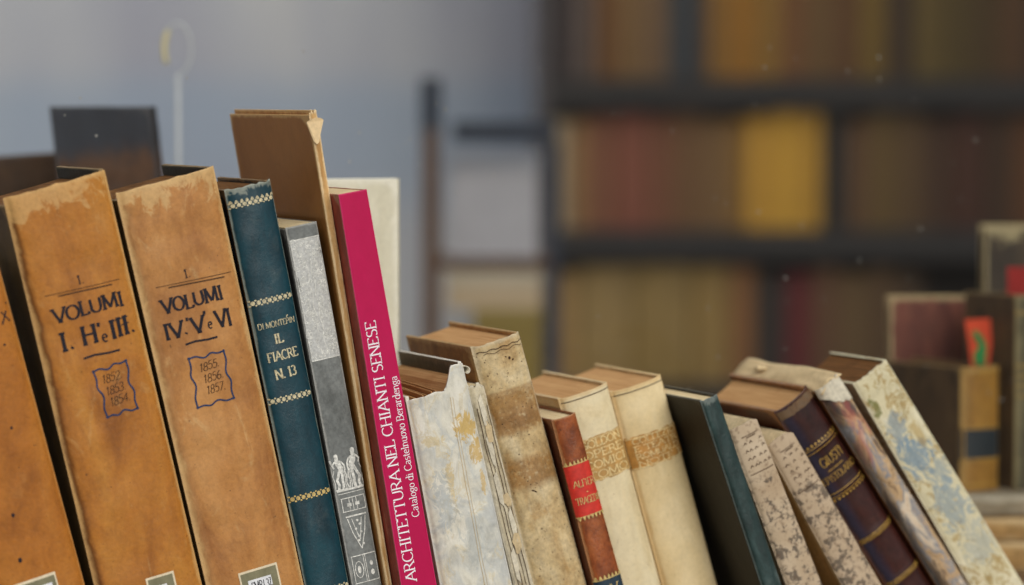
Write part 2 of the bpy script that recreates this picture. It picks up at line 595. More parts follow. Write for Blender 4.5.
        for j in range(NZ):
            for i in range(NY):
                a = j * (NY + 1) + i
                faces.append((a, a + NY + 1, a + NY + 2, a + 1))
                faces.append((n + a, n + a + 1, n + a + NY + 2, n + a + NY + 1))
        for i in range(NY):
            a = NZ * (NY + 1) + i
            faces.append((a, n + a, n + a + 1, a + 1))
            faces.append((i, i + 1, n + i + 1, n + i))
        for j in range(NZ):
            a = j * (NY + 1)
            faces.append((a, n + a, n + a + NY + 1, a + NY + 1))
            b = a + NY
            faces.append((b, b + NY + 1, n + b + NY + 1, n + b))
        o = new_obj(name, verts, faces, mat, self.root, dict(uu=uu, rimd=rimd, topd=topd), smooth=False)
        if inner is not None:
            o.data.materials.append(inner)
            for p in o.data.polygons:
                if p.normal.x < -0.9:
                    p.material_index = 1
        bv = o.modifiers.new('soft_edges', 'BEVEL')
        bv.width = min(0.0007, t * 0.3)
        bv.segments = 2
        bv.limit_method = 'ANGLE'
        bv.angle_limit = math.radians(50)
        return o
    def headband(self, mat, z=None, r=0.0011):
        z = z if z is not None else self.H - 0.0035
        bm = bmesh.new()
        pts = []
        for i in range(13):
            u = 0.12 + 0.76 * i / 12
            p = self.surf(u, z)
            pts.append((p[0], p[1] + 0.0032, z + min(0, self.ztop(u))))
        add_tube(bm, pts, r, 6)
        return bm_obj('headband', bm, mat, self.root, True)

# ---- materials of the front row
INK = plain('iron_gall_ink', C(34, 32, 40), 0.7, 0.2, 0.1, 300)
INK_BLUE = plain('blue_ink', C(40, 58, 92), 0.7, 0.2, 0.15, 300)
INK_BROWN = plain('brown_ink', C(70, 48, 32), 0.7, 0.2, 0.15, 300)
GOLD = plain('dull_gilt', C(205, 178, 112), 0.4, 0.5, 0.25, 500)
GOLD_PALE = plain('pale_gilt', C(204, 192, 154), 0.45, 0.5, 0.3, 600)
GOLD_LIGHT = plain('light_gilt', C(232, 208, 150), 0.5, 0.4, 0.2, 400)
GOLD_DARK = plain('tarnished_gilt', C(178, 140, 62), 0.42, 0.5, 0.3, 400)
WHITE_INK = plain('white_print', C(240, 236, 240), 0.6, 0.2, 0.03, 300)
PALE_PRINT = plain('pale_grey_print', C(222, 222, 214), 0.7, 0.2, 0.25, 600)
MID_PRINT = plain('mid_grey_print', C(192, 193, 189), 0.7, 0.2, 0.15, 500)
PAGES = page_block('aged_page_edges', C(204, 162, 112), C(172, 126, 80), 900)
PAGES_PALE = page_block('pale_page_edges', C(236, 218, 178), C(206, 180, 132))
PAGES_DARK = page_block('browned_page_edges', C(128, 88, 50), C(66, 44, 26))
PAPER_WHITE = plain('white_label_paper', C(222, 224, 226), 0.8, 0.1, 0.05, 150)
PAPER_CREAM = plain('cream_label_edge', C(222, 208, 178), 0.8, 0.1, 0.08, 150)
PAPER_GREEN = plain('grey_green_label', C(128, 124, 98), 0.8, 0.1, 0.1, 150)
THREAD = plain('headband_thread', C(150, 120, 80), 0.8, 0.1, 0.3, 900)

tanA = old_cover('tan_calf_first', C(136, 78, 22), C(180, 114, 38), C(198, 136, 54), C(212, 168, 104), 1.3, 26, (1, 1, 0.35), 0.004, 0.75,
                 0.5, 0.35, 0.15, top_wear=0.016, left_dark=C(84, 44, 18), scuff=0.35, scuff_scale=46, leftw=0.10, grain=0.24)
tanB = old_cover('tan_calf_second', C(150, 94, 44), C(190, 132, 70), C(208, 154, 92), C(220, 182, 124), 4.1, 26, (1, 1, 0.35), 0.005, 0.8,
                 0.5, 0.35, 0.15, top_wear=0.013, left_dark=C(176, 128, 80), scuff=0.45, scuff_scale=46, leftw=0.12, grain=0.24)
tanC = old_cover('tan_calf_shaded', C(138, 78, 22), C(176, 108, 34), C(192, 126, 48), C(196, 140, 74), 7.7, 26, (1, 1, 0.35), 0.003, 0.5,
                 0.5, 0.3, 0.15, scuff=0.25, scuff_scale=38, grain=0.24)
green_dark = old_cover('olive_black_lining', C(34, 34, 24), C(48, 46, 34), C(62, 58, 44), C(96, 88, 64), 2.9, 50, wear_w=0.0015)
tan_board = old_cover('dark_tan_boards', C(78, 62, 34), C(104, 82, 46), C(128, 100, 58), C(150, 122, 78), 2.2, 30, wear_w=0.004, scuff=0.3)
blue_spine = old_cover('dark_blue_cloth', C(6, 44, 54), C(10, 58, 70), C(16, 72, 84), C(160, 165, 150), 3.0, 60, wear_w=0.0014,
                       wear_amt=0.5, rough=0.36, spec=0.5, grain=0.25, scuff=0.06, top_wear=0.005, bumps=0.2)
blue_cover = old_cover('navy_paper_boards', C(20, 26, 32), C(30, 38, 46), C(44, 54, 62), C(150, 120, 80), 3.0, 60, wear_w=0.003, scuff=0.1)
grey_paper = old_cover('grey_printed_paper', C(116, 120, 118), C(138, 142, 140), C(154, 158, 155), C(196, 196, 190), 5.0, 30, wear_w=0.0016,
                       wear_amt=0.7, rough=0.75, spec=0.15, scuff=0.12, bumps=0.12)
grey_side = old_cover('dark_grey_side', C(62, 62, 60), C(92, 93, 92), C(120, 121, 120), C(170, 168, 160), 5.5, 40, wear_w=0.004, rough=0.75, scuff=0.2)
brown_board = old_cover('plain_brown_board', C(150, 98, 46), C(168, 112, 54), C(180, 124, 62), C(222, 180, 116), 6.0, 9, (1, 1, 1), 0.0035, 0.9,
                        0.45, 0.4, 0.0, scuff=0.05, bumps=0.06, grain=0.12)
tan_spine = old_cover('torn_tan_spine', C(176, 128, 70), C(204, 158, 96), C(222, 182, 122), C(240, 212, 164), 6.4, 60, wear_w=0.002, scuff=0.3, grain=0.2)
pink_spine = old_cover('crimson_card', C(176, 10, 70), C(186, 14, 78), C(192, 20, 86), C(204, 60, 110), 8.0, 12, wear_w=0.0009, wear_amt=0.5,
                       rough=0.5, spec=0.2, scuff=0.0, bumps=0.03, grain=0.06)
pink_side = old_cover('dull_red_side', C(126, 54, 44), C(168, 70, 56), C(184, 92, 72), C(196, 140, 116), 8.4, 45, (1, 1, 0.3), wear_w=0.002, scuff=0.4, rough=0.6)
vellum_a = old_cover('stained_vellum', C(186, 148, 92), C(222, 196, 146), C(236, 218, 178), C(238, 224, 190), 9.1, 44, (1, 1, 0.6), 0.003, 0.5,
                     0.5, 0.35, 0.5, C(96, 64, 30), zones=((0.167, 0.197, C(164, 116, 52), 0.75, 0.0028), (0.170, 0.184, C(130, 82, 34), 0.45, 0.006), (0.124, 0.147, C(162, 114, 52), 0.8, 0.0045), (0.196, 0.201, C(150, 104, 50), .5, .001)), grain=0.42,
                     scuff=0.4, scuff_scale=55)
vellum_dark = old_cover('browned_vellum', C(128, 84, 36), C(164, 112, 54), C(188, 140, 80), C(206, 168, 110), 9.9, 26, wear_w=0.005, scuff=0.2)
vellum_b = old_cover('cream_vellum', C(206, 182, 134), C(228, 210, 168), C(238, 226, 192), C(216, 178, 118), 11.0, 22, (1, 1, 0.5), 0.003, 0.5,
                     0.45, 0.4, 0.15, C(150, 110, 60), scuff=0.12, scuff_scale=40, bumps=0.15, grain=0.14)
vellum_c = old_cover('ivory_vellum', C(206, 176, 122), C(226, 202, 152), C(238, 218, 174), C(214, 174, 112), 13.0, 22, (1, 1, 0.5), 0.003, 0.5,
                     0.45, 0.4, 0.15, C(150, 110, 60), scuff=0.12, scuff_scale=40, bumps=0.15, grain=0.14)
rust = old_cover('rust_calf', C(92, 40, 16), C(158, 82, 38), C(198, 116, 62), C(204, 148, 98), 14.0, 60, (1, 1, 0.7), 0.0016, 0.7, 0.38, 0.5,
                 0.3, C(48, 20, 8), scuff=0.35, scuff_scale=70)
rust_side = old_cover('dark_rust_side', C(60, 28, 14), C(96, 46, 22), C(120, 62, 32), C(150, 96, 56), 14.4, 40, wear_w=0.003, scuff=0.2)
red_label = plain('red_leather_label', C(200, 52, 40), 0.45, 0.4, 0.12, 200)
slate_label = plain('slate_leather_label', C(38, 56, 68), 0.45, 0.4, 0.12, 200)
tan_label = plain('tan_leather_label', C(188, 146, 84), 0.5, 0.35, 0.16, 160)
tan_label2 = plain('ochre_leather_label', C(186, 134, 66), 0.5, 0.35, 0.16, 160)
teal_spine = old_cover('teal_cloth', C(24, 42, 40), C(36, 60, 58), C(62, 88, 86), C(140, 152, 146), 15.0, 70, (1, 1, 0.4), 0.0007, 0.35, 0.42, 0.5,
                       scuff=0.3, top_wear=0.005)
black_side = old_cover('black_green_side', C(20, 20, 16), C(34, 33, 26), C(46, 44, 36), C(90, 92, 84), 15.5, 40, wear_w=0.0009, wear_amt=0.5, scuff=0.05)
maroon_sheen_spine = old_cover('maroon_calf_violet_sheen', C(30, 14, 12), C(56, 26, 22), C(76, 36, 28), C(126, 80, 52), 17.0, 40, (1, 1, 0.4), 0.002, 0.4, 0.36, 0.4,
                         scuff=0.15, left_dark=C(48, 48, 68), leftw=0.36, bumps=0.25)  # bluish sheen on the left part of the spine is painted into the colour
brown_side = old_cover('brown_leather_side', C(62, 30, 16), C(104, 56, 28), C(134, 78, 40), C(176, 124, 70), 17.5, 36, wear_w=0.004, rough=0.42, spec=0.5, scuff=0.2)

def marbled(name, seed, base, blue, ochre, olive, white, sc=34, stretch=(1, 1, 0.6), b0=0.50, oc=0.9, grain=0.35, rb=None, spots=()):
    t = NT(name)
    v0 = t.mapping(stretch, (seed, seed, seed))
    v = t.vadd(v0, t.noisecol(55, v0), 0.022)
    n1 = t.noise(sc, 5, 0.6, v, 0.8)
    n2 = t.noise(sc * 1.6, 5, 0.65, t.mapping((1, 1, 1), (seed * 3, 1, 2), vec=v), 1.2)
    n3 = t.noise(sc * 0.7, 4, 0.6, t.mapping((1, 1, 1), (5, seed, 4), vec=v), 1.0)
    col = t.ramp(n1, [(0.30, white), (0.46, base), (0.56, rb or base), (0.62, base), (0.74, white)])
    col = t.mix(t.math('MULTIPLY', t.step(n3, b0, b0 + 0.08), 0.8), col, blue)
    f = t.math('MULTIPLY', t.step(n2, 0.545, 0.565), t.math('SUBTRACT', 1.0, t.step(n2, 0.585, 0.61)))
    col = t.mix(t.math('MULTIPLY', f, oc), col, ochre)
    col = t.mix(t.math('MULTIPLY', t.step(n2, 0.66, 0.69), oc * 0.95), col, olive)
    xx, yy, zz = t.xyz()
    en = t.noise(120, 6, 0.72, v, 1.4)
    for (cx, cz, rx, rz, sc_, amt) in spots:
        a = t.math('POWER', t.math('DIVIDE', t.math('SUBTRACT', xx, cx), rx), 2.0)
        b_ = t.math('POWER', t.math('DIVIDE', t.math('SUBTRACT', zz, cz), rz), 2.0)
        q = t.math('ADD', t.math('ADD', a, b_), t.math('MULTIPLY', t.math('SUBTRACT', en, 0.5), 8.0))
        col = t.mix(t.math('MULTIPLY', t.math('SUBTRACT', 1.0, t.step(q, 0.6, 1.15)), amt), col, sc_)
    md = t.noise(120, 5, 0.7, v0, 1.0)
    col = t.mix(grain, col, t.ramp(md, [(0.3, C(128, 126, 120)), (0.5, C(222, 221, 218)), (0.7, C(255, 255, 255))]), 'MULTIPLY')
    ed = t.noise(260, 4)
    col = t.mix(t.math('MULTIPLY', t.step(ed, 0.55, 0.7), 0.25), col, white)
    rim = t.math('ADD', t.attr('rimd'), t.math('MULTIPLY', t.math('SUBTRACT', ed, 0.5), 0.004))
    col = t.mix(t.math('MULTIPLY', t.math('SUBTRACT', 1.0, t.step(rim, 0.0002, 0.0015)), 0.4), col, white)
    return t.principled(col, 0.6, 0.3, t.bump(t.math('ADD', n2, ed), 0.25, 0.001))

marb_white = marbled('pale_marbled_paper', 2.0, C(216, 212, 196), C(186, 188, 184), C(210, 190, 140), C(210, 184, 122), C(234, 230, 218), 26, b0=0.50, oc=0.35, rb=C(196, 197, 190),
    spots=((.040, .168, .0085, .0095, C(204, 168, 86), .85), (.046, .146, .0045, .011, C(204, 168, 90), .8), (.047, .126, .0022, .010, C(206, 172, 100), .7),
           (.021, .128, .0035, .020, C(206, 178, 112), .6), (.014, .163, .009, .004, C(208, 184, 124), .55), (.014, .118, .008, .022, C(164, 172, 174), .55), (.030, .085, .010, .02, C(178, 184, 182), .5)))
marb_blue = marbled('blue_veined_marbled_paper', 6.6, C(208, 198, 162), C(132, 148, 156), C(160, 128, 58), C(116, 112, 58), C(226, 218, 190), 26, b0=0.66, oc=0.75, grain=0.3,
    spots=((.012, .176, .008, .016, C(136, 150, 156), .75), (.016, .150, .013, .018, C(120, 142, 156), .85), (.026, .128, .010, .014, C(140, 154, 158), .7), (.020, .100, .016, .022, C(140, 154, 158), .75), (.024, .060, .014, .02, C(160, 166, 160), .6),
           (.0055, .203, .0040, .008, C(112, 112, 54), .85), (.026, .165, .004, .012, C(176, 146, 80), .6)))
green_end = old_cover('dark_green_endpaper', C(58, 60, 46), C(78, 80, 62), C(98, 98, 78), C(130, 126, 100), 18.0, 40, scuff=0.1)
ochre_patch = plain('ochre_stain_paper', C(204, 174, 100), 0.7, 0.2, 0.25, 160)
ochre_pale = plain('pale_ochre_stain_paper', C(206, 184, 132), 0.7, 0.2, 0.2, 160)
frayed = old_cover('frayed_white_paper', C(190, 172, 136), C(218, 206, 176), C(232, 224, 200), C(240, 234, 216), 19.0, 60, (1, 1, 0.25), 0.002, 0.4, 0.8, 0.15,
                   scuff=0.4, bumps=0.6)

def speckled(name, seed, base=C(200, 178, 146), dark=C(72, 64, 56)):
    t = NT(name)
    v0 = t.mapping((1, 1, 1), (seed, seed * 2, seed))
    v = t.vadd(v0, t.noisecol(180, v0), 0.006)
    n1 = t.noise(150, 4, 0.7, v, 0.4)
    n2 = t.noise(30, 4, 0.6, v0)
    n3 = t.noise(260, 3, 0.6, v0)
    col = t.ramp(n2, [(0.3, C(172, 150, 122)), (0.7, base)])
    z = t.xyz()[2]
    low = t.math('SUBTRACT', 1.0, t.step(z, 0.128, 0.136))
    f = t.math('MULTIPLY', t.step(t.math('ADD', n1, t.math('MULTIPLY', t.math('SUBTRACT', n2, 0.5), 0.35)), 0.50, 0.57), low)
    col = t.mix(t.math('MULTIPLY', f, 0.78), col, dark)
    col = t.mix(t.math('MULTIPLY', t.step(n3, 0.54, 0.66), 0.5), col, C(112, 90, 70))
    return t.principled(col, 0.8, 0.15, t.bump(n3, 0.3, 0.0006))

speckA = speckled('speckled_paper_first', 1.0, C(196, 178, 152), C(66, 60, 56))
speckB = speckled('speckled_paper_second', 4.0, C(190, 170, 144), C(72, 64, 58))
kraft = old_cover('kraft_paper', C(176, 140, 90), C(204, 170, 118), C(216, 186, 138), C(226, 204, 162), 20.0, 40, scuff=0.2, rough=0.8, spec=0.15)

def torn_mat(name):
    t = NT(name)
    v0 = t.mapping((1.0, 1, 0.32), (3, 3, 3))
    v = t.vadd(v0, t.noisecol(70, v0), 0.012)
    n = t.noise(75, 5, 0.65, v, 0.6)
    n2 = t.noise(36, 4, 0.6, t.mapping((1, 1, 0.5), (8, 1, 1)), 0.5)
    col = t.ramp(n, [(0.30, C(64, 58, 58)), (0.41, C(128, 104, 80)), (0.48, C(190, 158, 116)), (0.54, C(122, 122, 126)), (0.62, C(204, 186, 160)), (0.74, C(150, 112, 82))])
    zz = t.math('ADD', t.xyz()[2], t.math('MULTIPLY', t.math('SUBTRACT', n2, 0.5), 0.05))
    col = t.mix(t.math('MULTIPLY', t.math('MULTIPLY', t.step(zz, 0.150, 0.165), t.step(n2, 0.52, 0.62)), 0.45), col, C(164, 70, 60))
    col = t.mix(t.math('MULTIPLY', t.math('MULTIPLY', t.step(zz, 0.165, 0.175), t.math('SUBTRACT', 1.0, t.step(n2, 0.46, 0.52))), 0.7), col, C(176, 178, 180))
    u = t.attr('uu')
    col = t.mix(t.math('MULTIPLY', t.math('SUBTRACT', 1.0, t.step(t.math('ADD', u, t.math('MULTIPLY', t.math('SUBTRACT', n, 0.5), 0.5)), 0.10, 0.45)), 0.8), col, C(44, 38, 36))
    return t.principled(col, 0.5, 0.4, t.bump(n, 0.5, 0.0015))
torn_spine = torn_mat('rubbed_colour_plate_spine')
torn_paper = old_cover('torn_tan_wrapper', C(170, 124, 66), C(202, 158, 98), C(220, 182, 124), C(230, 206, 162), 22.0, 50, scuff=0.3, rough=0.75, spec=0.15, grain=0.25)
torn_white = old_cover('torn_white_wrapper', C(176, 152, 112), C(208, 190, 154), C(226, 214, 186), C(232, 224, 202), 22.6, 60, scuff=0.3, rough=0.8, spec=0.1)

ROW = 'old books leaning in the front row'
LOBJ = {}

# ---- book at the far left, cut by the frame
b = Book('leather_folio', 'tan leather folio cut by the left edge of the photo', 'book', ROW, -.0628, 0, 15.57, .2930, .0652, .0690, .12,
         tanC, tan_board, PAGES_DARK, bulge=.007, pexp=2.6, board=.0035, seed=3)
d = Deco(b); d.patch(.222, .693, .030, .0698); lb = d.build('shelf_label', PAPER_CREAM)
d = Deco(b, .0006); d.patch(.240, .676, .030, .0678); d.build('label_panel', PAPER_GREEN, lb)
lb.parent = b.root
d = Deco(b, .0009)
d.patch(.47, .63, .030, .0632); d.build('label_slip', PAPER_WHITE, lb)
d = Deco(b)
d.stroke([(.0585, .2500), (.0640, .2590)], .0011); d.stroke([(.0600, .2590), (.0648, .2510)], .0009)
d.dot(.0655, .2640, .0007); d.dot(.056, .236, .0009)
d.build('ink_mark', INK)
d = Deco(b)
for (u, z, r) in ((.66, .178, .0009), (.42, .118, .0012), (.36, .0855, .0014), (.55, .205, .0008)):
    d = Deco(b); d.dot(u * b.T, z, r, r * 1.4); d.build('worm_hole', INK)

def folio_marks(b, rule, num, vol, line2, l2a, l2b, dash, fr, years, ypos, label, text=None):
    T = b.T
    def P(q): return (q[0] * T, q[1])
    d = Deco(b)
    (u0, z0), (u1, z1) = rule
    d.stroke([P((u0 + (u1 - u0) * i / 14, z0 + (z1 - z0) * i / 14)) for i in range(15)], .00045)
    d.stroke([P((u0 + .12 + (u1 - u0 - .2) * i / 14, z0 - .0022 + (z1 - z0) * i / 14)) for i in range(15)], .0009)
    d.build('ruled_lines', INK_BROWN)
    d = Deco(b)
    d.text('1.', (num[0] * T - .002, num[1] - .002), (num[0] * T + .003, num[1] - .002), .006, .14, .08, True)
    d.text('VOLUMI', P(vol[0]), P(vol[1]), .0098, .21, .11, True, jitter=.055)
    for (s, ua, ub, z, h, wt) in line2:
        d.text(s, (ua * T, z), (ub * T, z), h, wt, .12, True, jitter=.05)
    (u0, z0), (u1, z1) = dash
    d.stroke([P((u0, z0)), P((u0 + (u1 - u0) * .3, z0 + .0006)), P((u0 + (u1 - u0) * .7, z1)), P((u1, z1))], .0015)
    d.build('title_lettering', INK)
    # wavy blue frame round the years
    d = Deco(b)
    c = [P(q) for q in fr]
    segs = [(c[0], c[1]), (c[1], c[2]), (c[2], c[3]), (c[3], c[0])]
    for k, (p, q) in enumerate(segs):
        n = 28
        last = n + 1
        pts = []
        for i in range(last):
            f = i / n
            L = math.hypot(q[0] - p[0], q[1] - p[1])
            nx, nz = -(q[1] - p[1]) / L, (q[0] - p[0]) / L
            am = .0011 * math.sin(f * math.pi * 4) * math.sin(math.pi * f) - .0012 * math.exp(-((f - .5) / .12) ** 2)
            pts.append((p[0] + (q[0] - p[0]) * f + nx * am, p[1] + (q[1] - p[1]) * f + nz * am))
        d.stroke(pts, .00125)
    for p in c:
        d.dot(p[0], p[1], .0011)
    d.build('ink_frame', INK_BLUE)
    d = Deco(b)
    for s, (pa, pb) in zip(years, ypos):
        d.text(s, P(pa), P(pb), .0060, .10, .07, False, slant=.22, jitter=.04)
    d.build('year_lettering', INK_BROWN)
    (ua, ub, z) = label
    d = Deco(b); d.patch(ua, ub, .028, z); lb = d.build('shelf_label', PAPER_CREAM)
    m = .018
    d = Deco(b, .0006); d.patch(ua + m, ub - m, .028, z - .0016); d.build('label_panel', PAPER_GREEN, lb)
    d = Deco(b, .0009); d.patch(ua + .08, ub - .09, .052, z - .0075); d.build('label_slip', PAPER_WHITE, lb)
    if text:
        d = Deco(b, .0012)
        d.text(text, ((ua + .10) * T, z - .0155), ((ub - .11) * T, z - .0155), .0062, .1, .08, False, jitter=.05)
        d.build('label_lettering', INK, lb)

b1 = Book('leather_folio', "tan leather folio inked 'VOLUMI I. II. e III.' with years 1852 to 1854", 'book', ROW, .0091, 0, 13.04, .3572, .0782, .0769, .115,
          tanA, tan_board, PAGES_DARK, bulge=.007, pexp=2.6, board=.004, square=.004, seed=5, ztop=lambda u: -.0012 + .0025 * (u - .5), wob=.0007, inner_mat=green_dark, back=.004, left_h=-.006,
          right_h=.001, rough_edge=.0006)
folio_marks(b1, [(.15, .2805), (.875, .2790)], (.502, .2850), [(.181, .2600), (.869, .2604)],
            [('I.', .185, .32, .2395, .0125, .22), ('H', .40, .545, .2395, .0125, .22), ("'", .55, .60, .2405, .0125, .2), ('e', .585, .64, .2385, .0085, .15), ('III', .67, .865, .2395, .0125, .22), ('.', .87, .92, .2400, .012, .2)],
            None, None, [(.372, .2303), (.724, .2298)], [(.432, .2194), (.756, .2210), (.763, .1855), (.465, .1850)],
            ['1852.', '1853.', '1854.'], [((.490, .2087), (.69, .2098)), ((.50, .2000), (.70, .2011)), ((.515, .1916), (.715, .1929))], (.46, .738, .0640), 'FARE 35')
d = Deco(b1); d.stroke([(.0615, .2468), (.0672, .2472)], .0009)
d.stroke([(.054 , .2512), (.0672, .2516)], .0008); d.build('numeral_bar', INK)

b2 = Book('leather_folio', "tan leather folio inked 'VOLUMI IV. V. e VI' with years 1855 to 1857", 'book', ROW, .0922, 0, 13.04, .3592, .0719, .0758, .115,
          tanB, tan_board, PAGES_DARK, bulge=.007, pexp=2.6, board=.004, square=.004, seed=9, ztop=lambda u: -.0006 + .0014 * (u - .5), wob=.0007, inner_mat=green_dark, back=.004, left_h=-.006, rough_edge=.0005)
folio_marks(b2, [(.158, .2850), (.941, .2823)], (.485, .2885), [(.170, .2648), (.806, .2654)],
            [('IV.', .135, .375, .2465, .0108, .21), ("'", .375, .40, .2470, .0115, .18), ('V', .42, .555, .2462, .0112, .21), ("'", .55, .59, .2480, .0115, .18), ('e', .585, .63, .2462, .0075, .15), ('VI', .675, .84, .2455, .0118, .2)],
            None, None, [(.319, .2396), (.652, .2391)], [(.317, .2291), (.681, .2280), (.677, .1927), (.297, .1927)],
            ['1855.', '1856.', '1857.'], [((.395, .2171), (.608, .2182)), ((.410, .2085), (.624, .2096)), ((.415, .2001), (.617, .2007))], (.322, .742, .0668), 'FMRI 37')

# ---- dark blue novel
bl = Book('cloth_book', "dark blue spine gilt-lettered 'IL FIACRE N. 13' with gold bands", 'book', ROW, .1660, 0, 11.8, .3573, .0332, .0358, .115,
          blue_spine, blue_cover, PAGES_DARK, bulge=.0055, pexp=2.2, board=.003, square=.003, seed=12, rough_edge=.0008)
T = bl.T
d = Deco(bl)
d.scallop(.3466, .0020, 9, 1); d.lace(.3448, .0030, n=8)
d.build('gilt_band', GOLD_PALE)
for z in (.2720, .1985, .1244, .0520):
    d = Deco(bl); d.lace(z, .0034, n=8); d.build('gilt_band', GOLD_PALE if z != .1244 else GOLD)
d = Deco(bl)
d.text('DI MONTEPIN', (.09 * T, .2520), (.92 * T, .2520), .0044, .13, .08, False)
d.text('IL', (.38 * T, .2398), (.58 * T, .2398), .0066, .2, .09)
d.text('FIACRE', (.16 * T, .2272), (.84 * T, .2276), .0066, .17, .09)
d.text('N. 13', (.25 * T, .2136), (.72 * T, .2142), .0070, .19, .09)
d.stroke([(.74 * T, .2572), (.78 * T, .2585)], .0008)
d.build('title_lettering', GOLD_PALE)

# ---- grey printed book
g = Book('paper_bound_book', 'thin grey spine printed with white scrollwork and two small statues', 'book', ROW, .2004, -.004, 10.9, .3277, .0222, .0245, .12,
         grey_paper, grey_side, PAGES_PALE, bulge=.0022, pexp=3.2, board=.0012, square=.0004, seed=15, left_h=-.0012)
T = g.T
d = Deco(g)
random.seed(21)
for k in range(230):                      # scrollwork of small curls, denser at the sides
    z = random.uniform(.2290, .3170)
    u = random.uniform(.05, .95)
    if abs(u - .52) < .05 and z < .300:
        continue
    r = random.uniform(.0008, .0021)
    a0 = random.uniform(0, 360)
    pts = []
    for i in range(15):
        a = math.radians(a0 + i * 30)
        rr = r * (1 - i / 19)
        x, zz = u * T + rr * math.cos(a), z + rr * math.sin(a)
        if .02 * T < x < .98 * T:
            pts.append((x, zz))
    if len(pts) > 3:
        d.stroke(pts, .00042, step=.004)
for sgn in (-1, 1):
    d.stroke([((.5 + sgn * (.07 + .03 * math.sin(i * .9))) * T, .230 + .072 * i / 30) for i in range(31)], .0006)
    d.stroke([((.5 + sgn * .44) * T, .229 + .088 * i / 10) for i in range(11)], .0005)
d.rule(.2275, .0008, .04, .96); d.rule(.3175, .0007, .04, .96)
d.build('scrollwork', PALE_PRINT)
d = Deco(g, .0002); d.patch(.03, .97, .2275, .3175, 10, 4); d.build('scroll_ground', MID_PRINT)
d = Deco(g)
def figure(cx, z0, h, flip):
    s = -1 if flip else 1
    def st(pts, w): d.stroke([(cx + s * x * h, z0 + z * h) for x, z in pts], w * h)
    st([(-.03, .0), (-.05, .14), (-.04, .26), (-.06, .40), (-.04, .50)], .075)     # standing leg
    st([(.10, .0), (.07, .13), (.11, .27), (.05, .40), (.02, .50)], .07)            # bent leg
    st([(-.02, .48), (-.05, .58), (.0, .68), (.02, .78)], .15)                      # torso
    st([(-.07, .76), (.10, .79)], .07)
    st([(.03, .80), (.035, .93)], .10)
    d.dot(cx + s * .035 * h, z0 + .925 * h, .06 * h, .07 * h, 10)
    st([(.09, .79), (.17, .70), (.14, .60)], .045)                                  # bent arm
    st([(.14, .60), (.19, .74), (.20, .84)], .035)
    st([(-.08, .77), (-.15, .66), (-.16, .54), (-.13, .46)], .045)                  # hanging arm
    st([(-.14, .52), (-.18, .34), (-.15, .18), (-.19, .02)], .035)                  # drapery folds
    st([(-.11, .48), (-.13, .32), (-.11, .14), (-.13, .02)], .025)
    st([(.15, .56), (.20, .40), (.17, .20), (.19, .02)], .022)
    st([(-.20, .0), (.20, .0)], .03)
figure(.25 * T, .1295, .0270, True)
figure(.74 * T, .1290, .0300, False)
d.rule(.1285, .0012, .05, .97); d.rule(.1262, .0005, .08, .95)
d.build('statue_print', PALE_PRINT)
d = Deco(g)
d.rule(.1225, .0007, .12, .92); d.rule(.1125, .0007, .12, .92)
for u in (.14, .38, .5, .62, .9):
    d.stroke([(u * T, .1130), (u * T, .1222)], .0006)
d.patch(.30, .45, .1160, .1185); d.patch(.58, .72, .1160, .1185)
d.rule(.1085, .0012, .18, .88)
for sgn in (-1, 1):                       # hanging trophy
    d.stroke([((.52 + sgn * .30) * T, .1070), ((.52 + sgn * .20) * T, .0960), (.53 * T, .0830)], .0007)
    d.stroke([((.52 + sgn * .16) * T, .1065), ((.52 + sgn * .08) * T, .0975), (.53 * T, .0900)], .0006)
for k in range(7):
    d.dot((.53 + .09 * math.sin(k * 2.4)) * T, .1045 - k * .0030, .0010)
d.rule(.0785, .0007, .10, .94); d.rule(.0580, .0007, .10, .94)
for u in (.12, .50, .56, .92):
    d.stroke([(u * T, .0580), (u * T, .0785)], .0005)
d.stroke([(.31 * T + .0032 * math.cos(a * .5), .0680 + .0062 * math.sin(a * .5)) for a in range(14)], .0006)
d.dot(.31 * T, .0680, .0014, .003); d.dot(.74 * T, .0710, .0013, .002); d.dot(.74 * T, .0640, .0016, .0022)
d.build('pedestal_print', PALE_PRINT)

# ---- tall thin brown-board folio
tn = Book('thin_folio', 'tallest thin folio with a plain brown board and torn tan spine', 'book', ROW, .2232, -.012, 9.69, .4100, .0041, .0061, .185,
          tan_spine, brown_board, PAGES, bulge=.0012, pexp=2.0, board=.0014, square=.002, seed=18, ztop=lambda u: .0012 + .0016 * u, rough_edge=.0016, wob=.0008)
bm = bmesh.new()
vs = []
random.seed(5)
for (x, z) in ((-.0004, .3905), (.0014, .3880), (.0032, .3890), (.0062, .3965), (.0085, .4015), (.0098, .4045), (.0082, .4062), (.0045, .4075), (.0005, .4068), (-.0035, .4050), (-.0030, .4015)):
    vs.append((x, z))
for k, y in enumerate((-.0028, -.0016)):
    pass
front = [bm.verts.new((x, -.0024 - .0006 * math.sin(i), z)) for i, (x, z) in enumerate(vs)]
rear = [bm.verts.new((x, -.0013, z)) for (x, z) in vs]
bm.faces.new(front); bm.faces.new(rear[::-1])
for i in range(len(vs)):
    j = (i + 1) % len(vs)
    bm.faces.new((front[j], front[i], rear[i], rear[j]))
bm_obj('torn_corner', bm, tan_spine, tn.root)

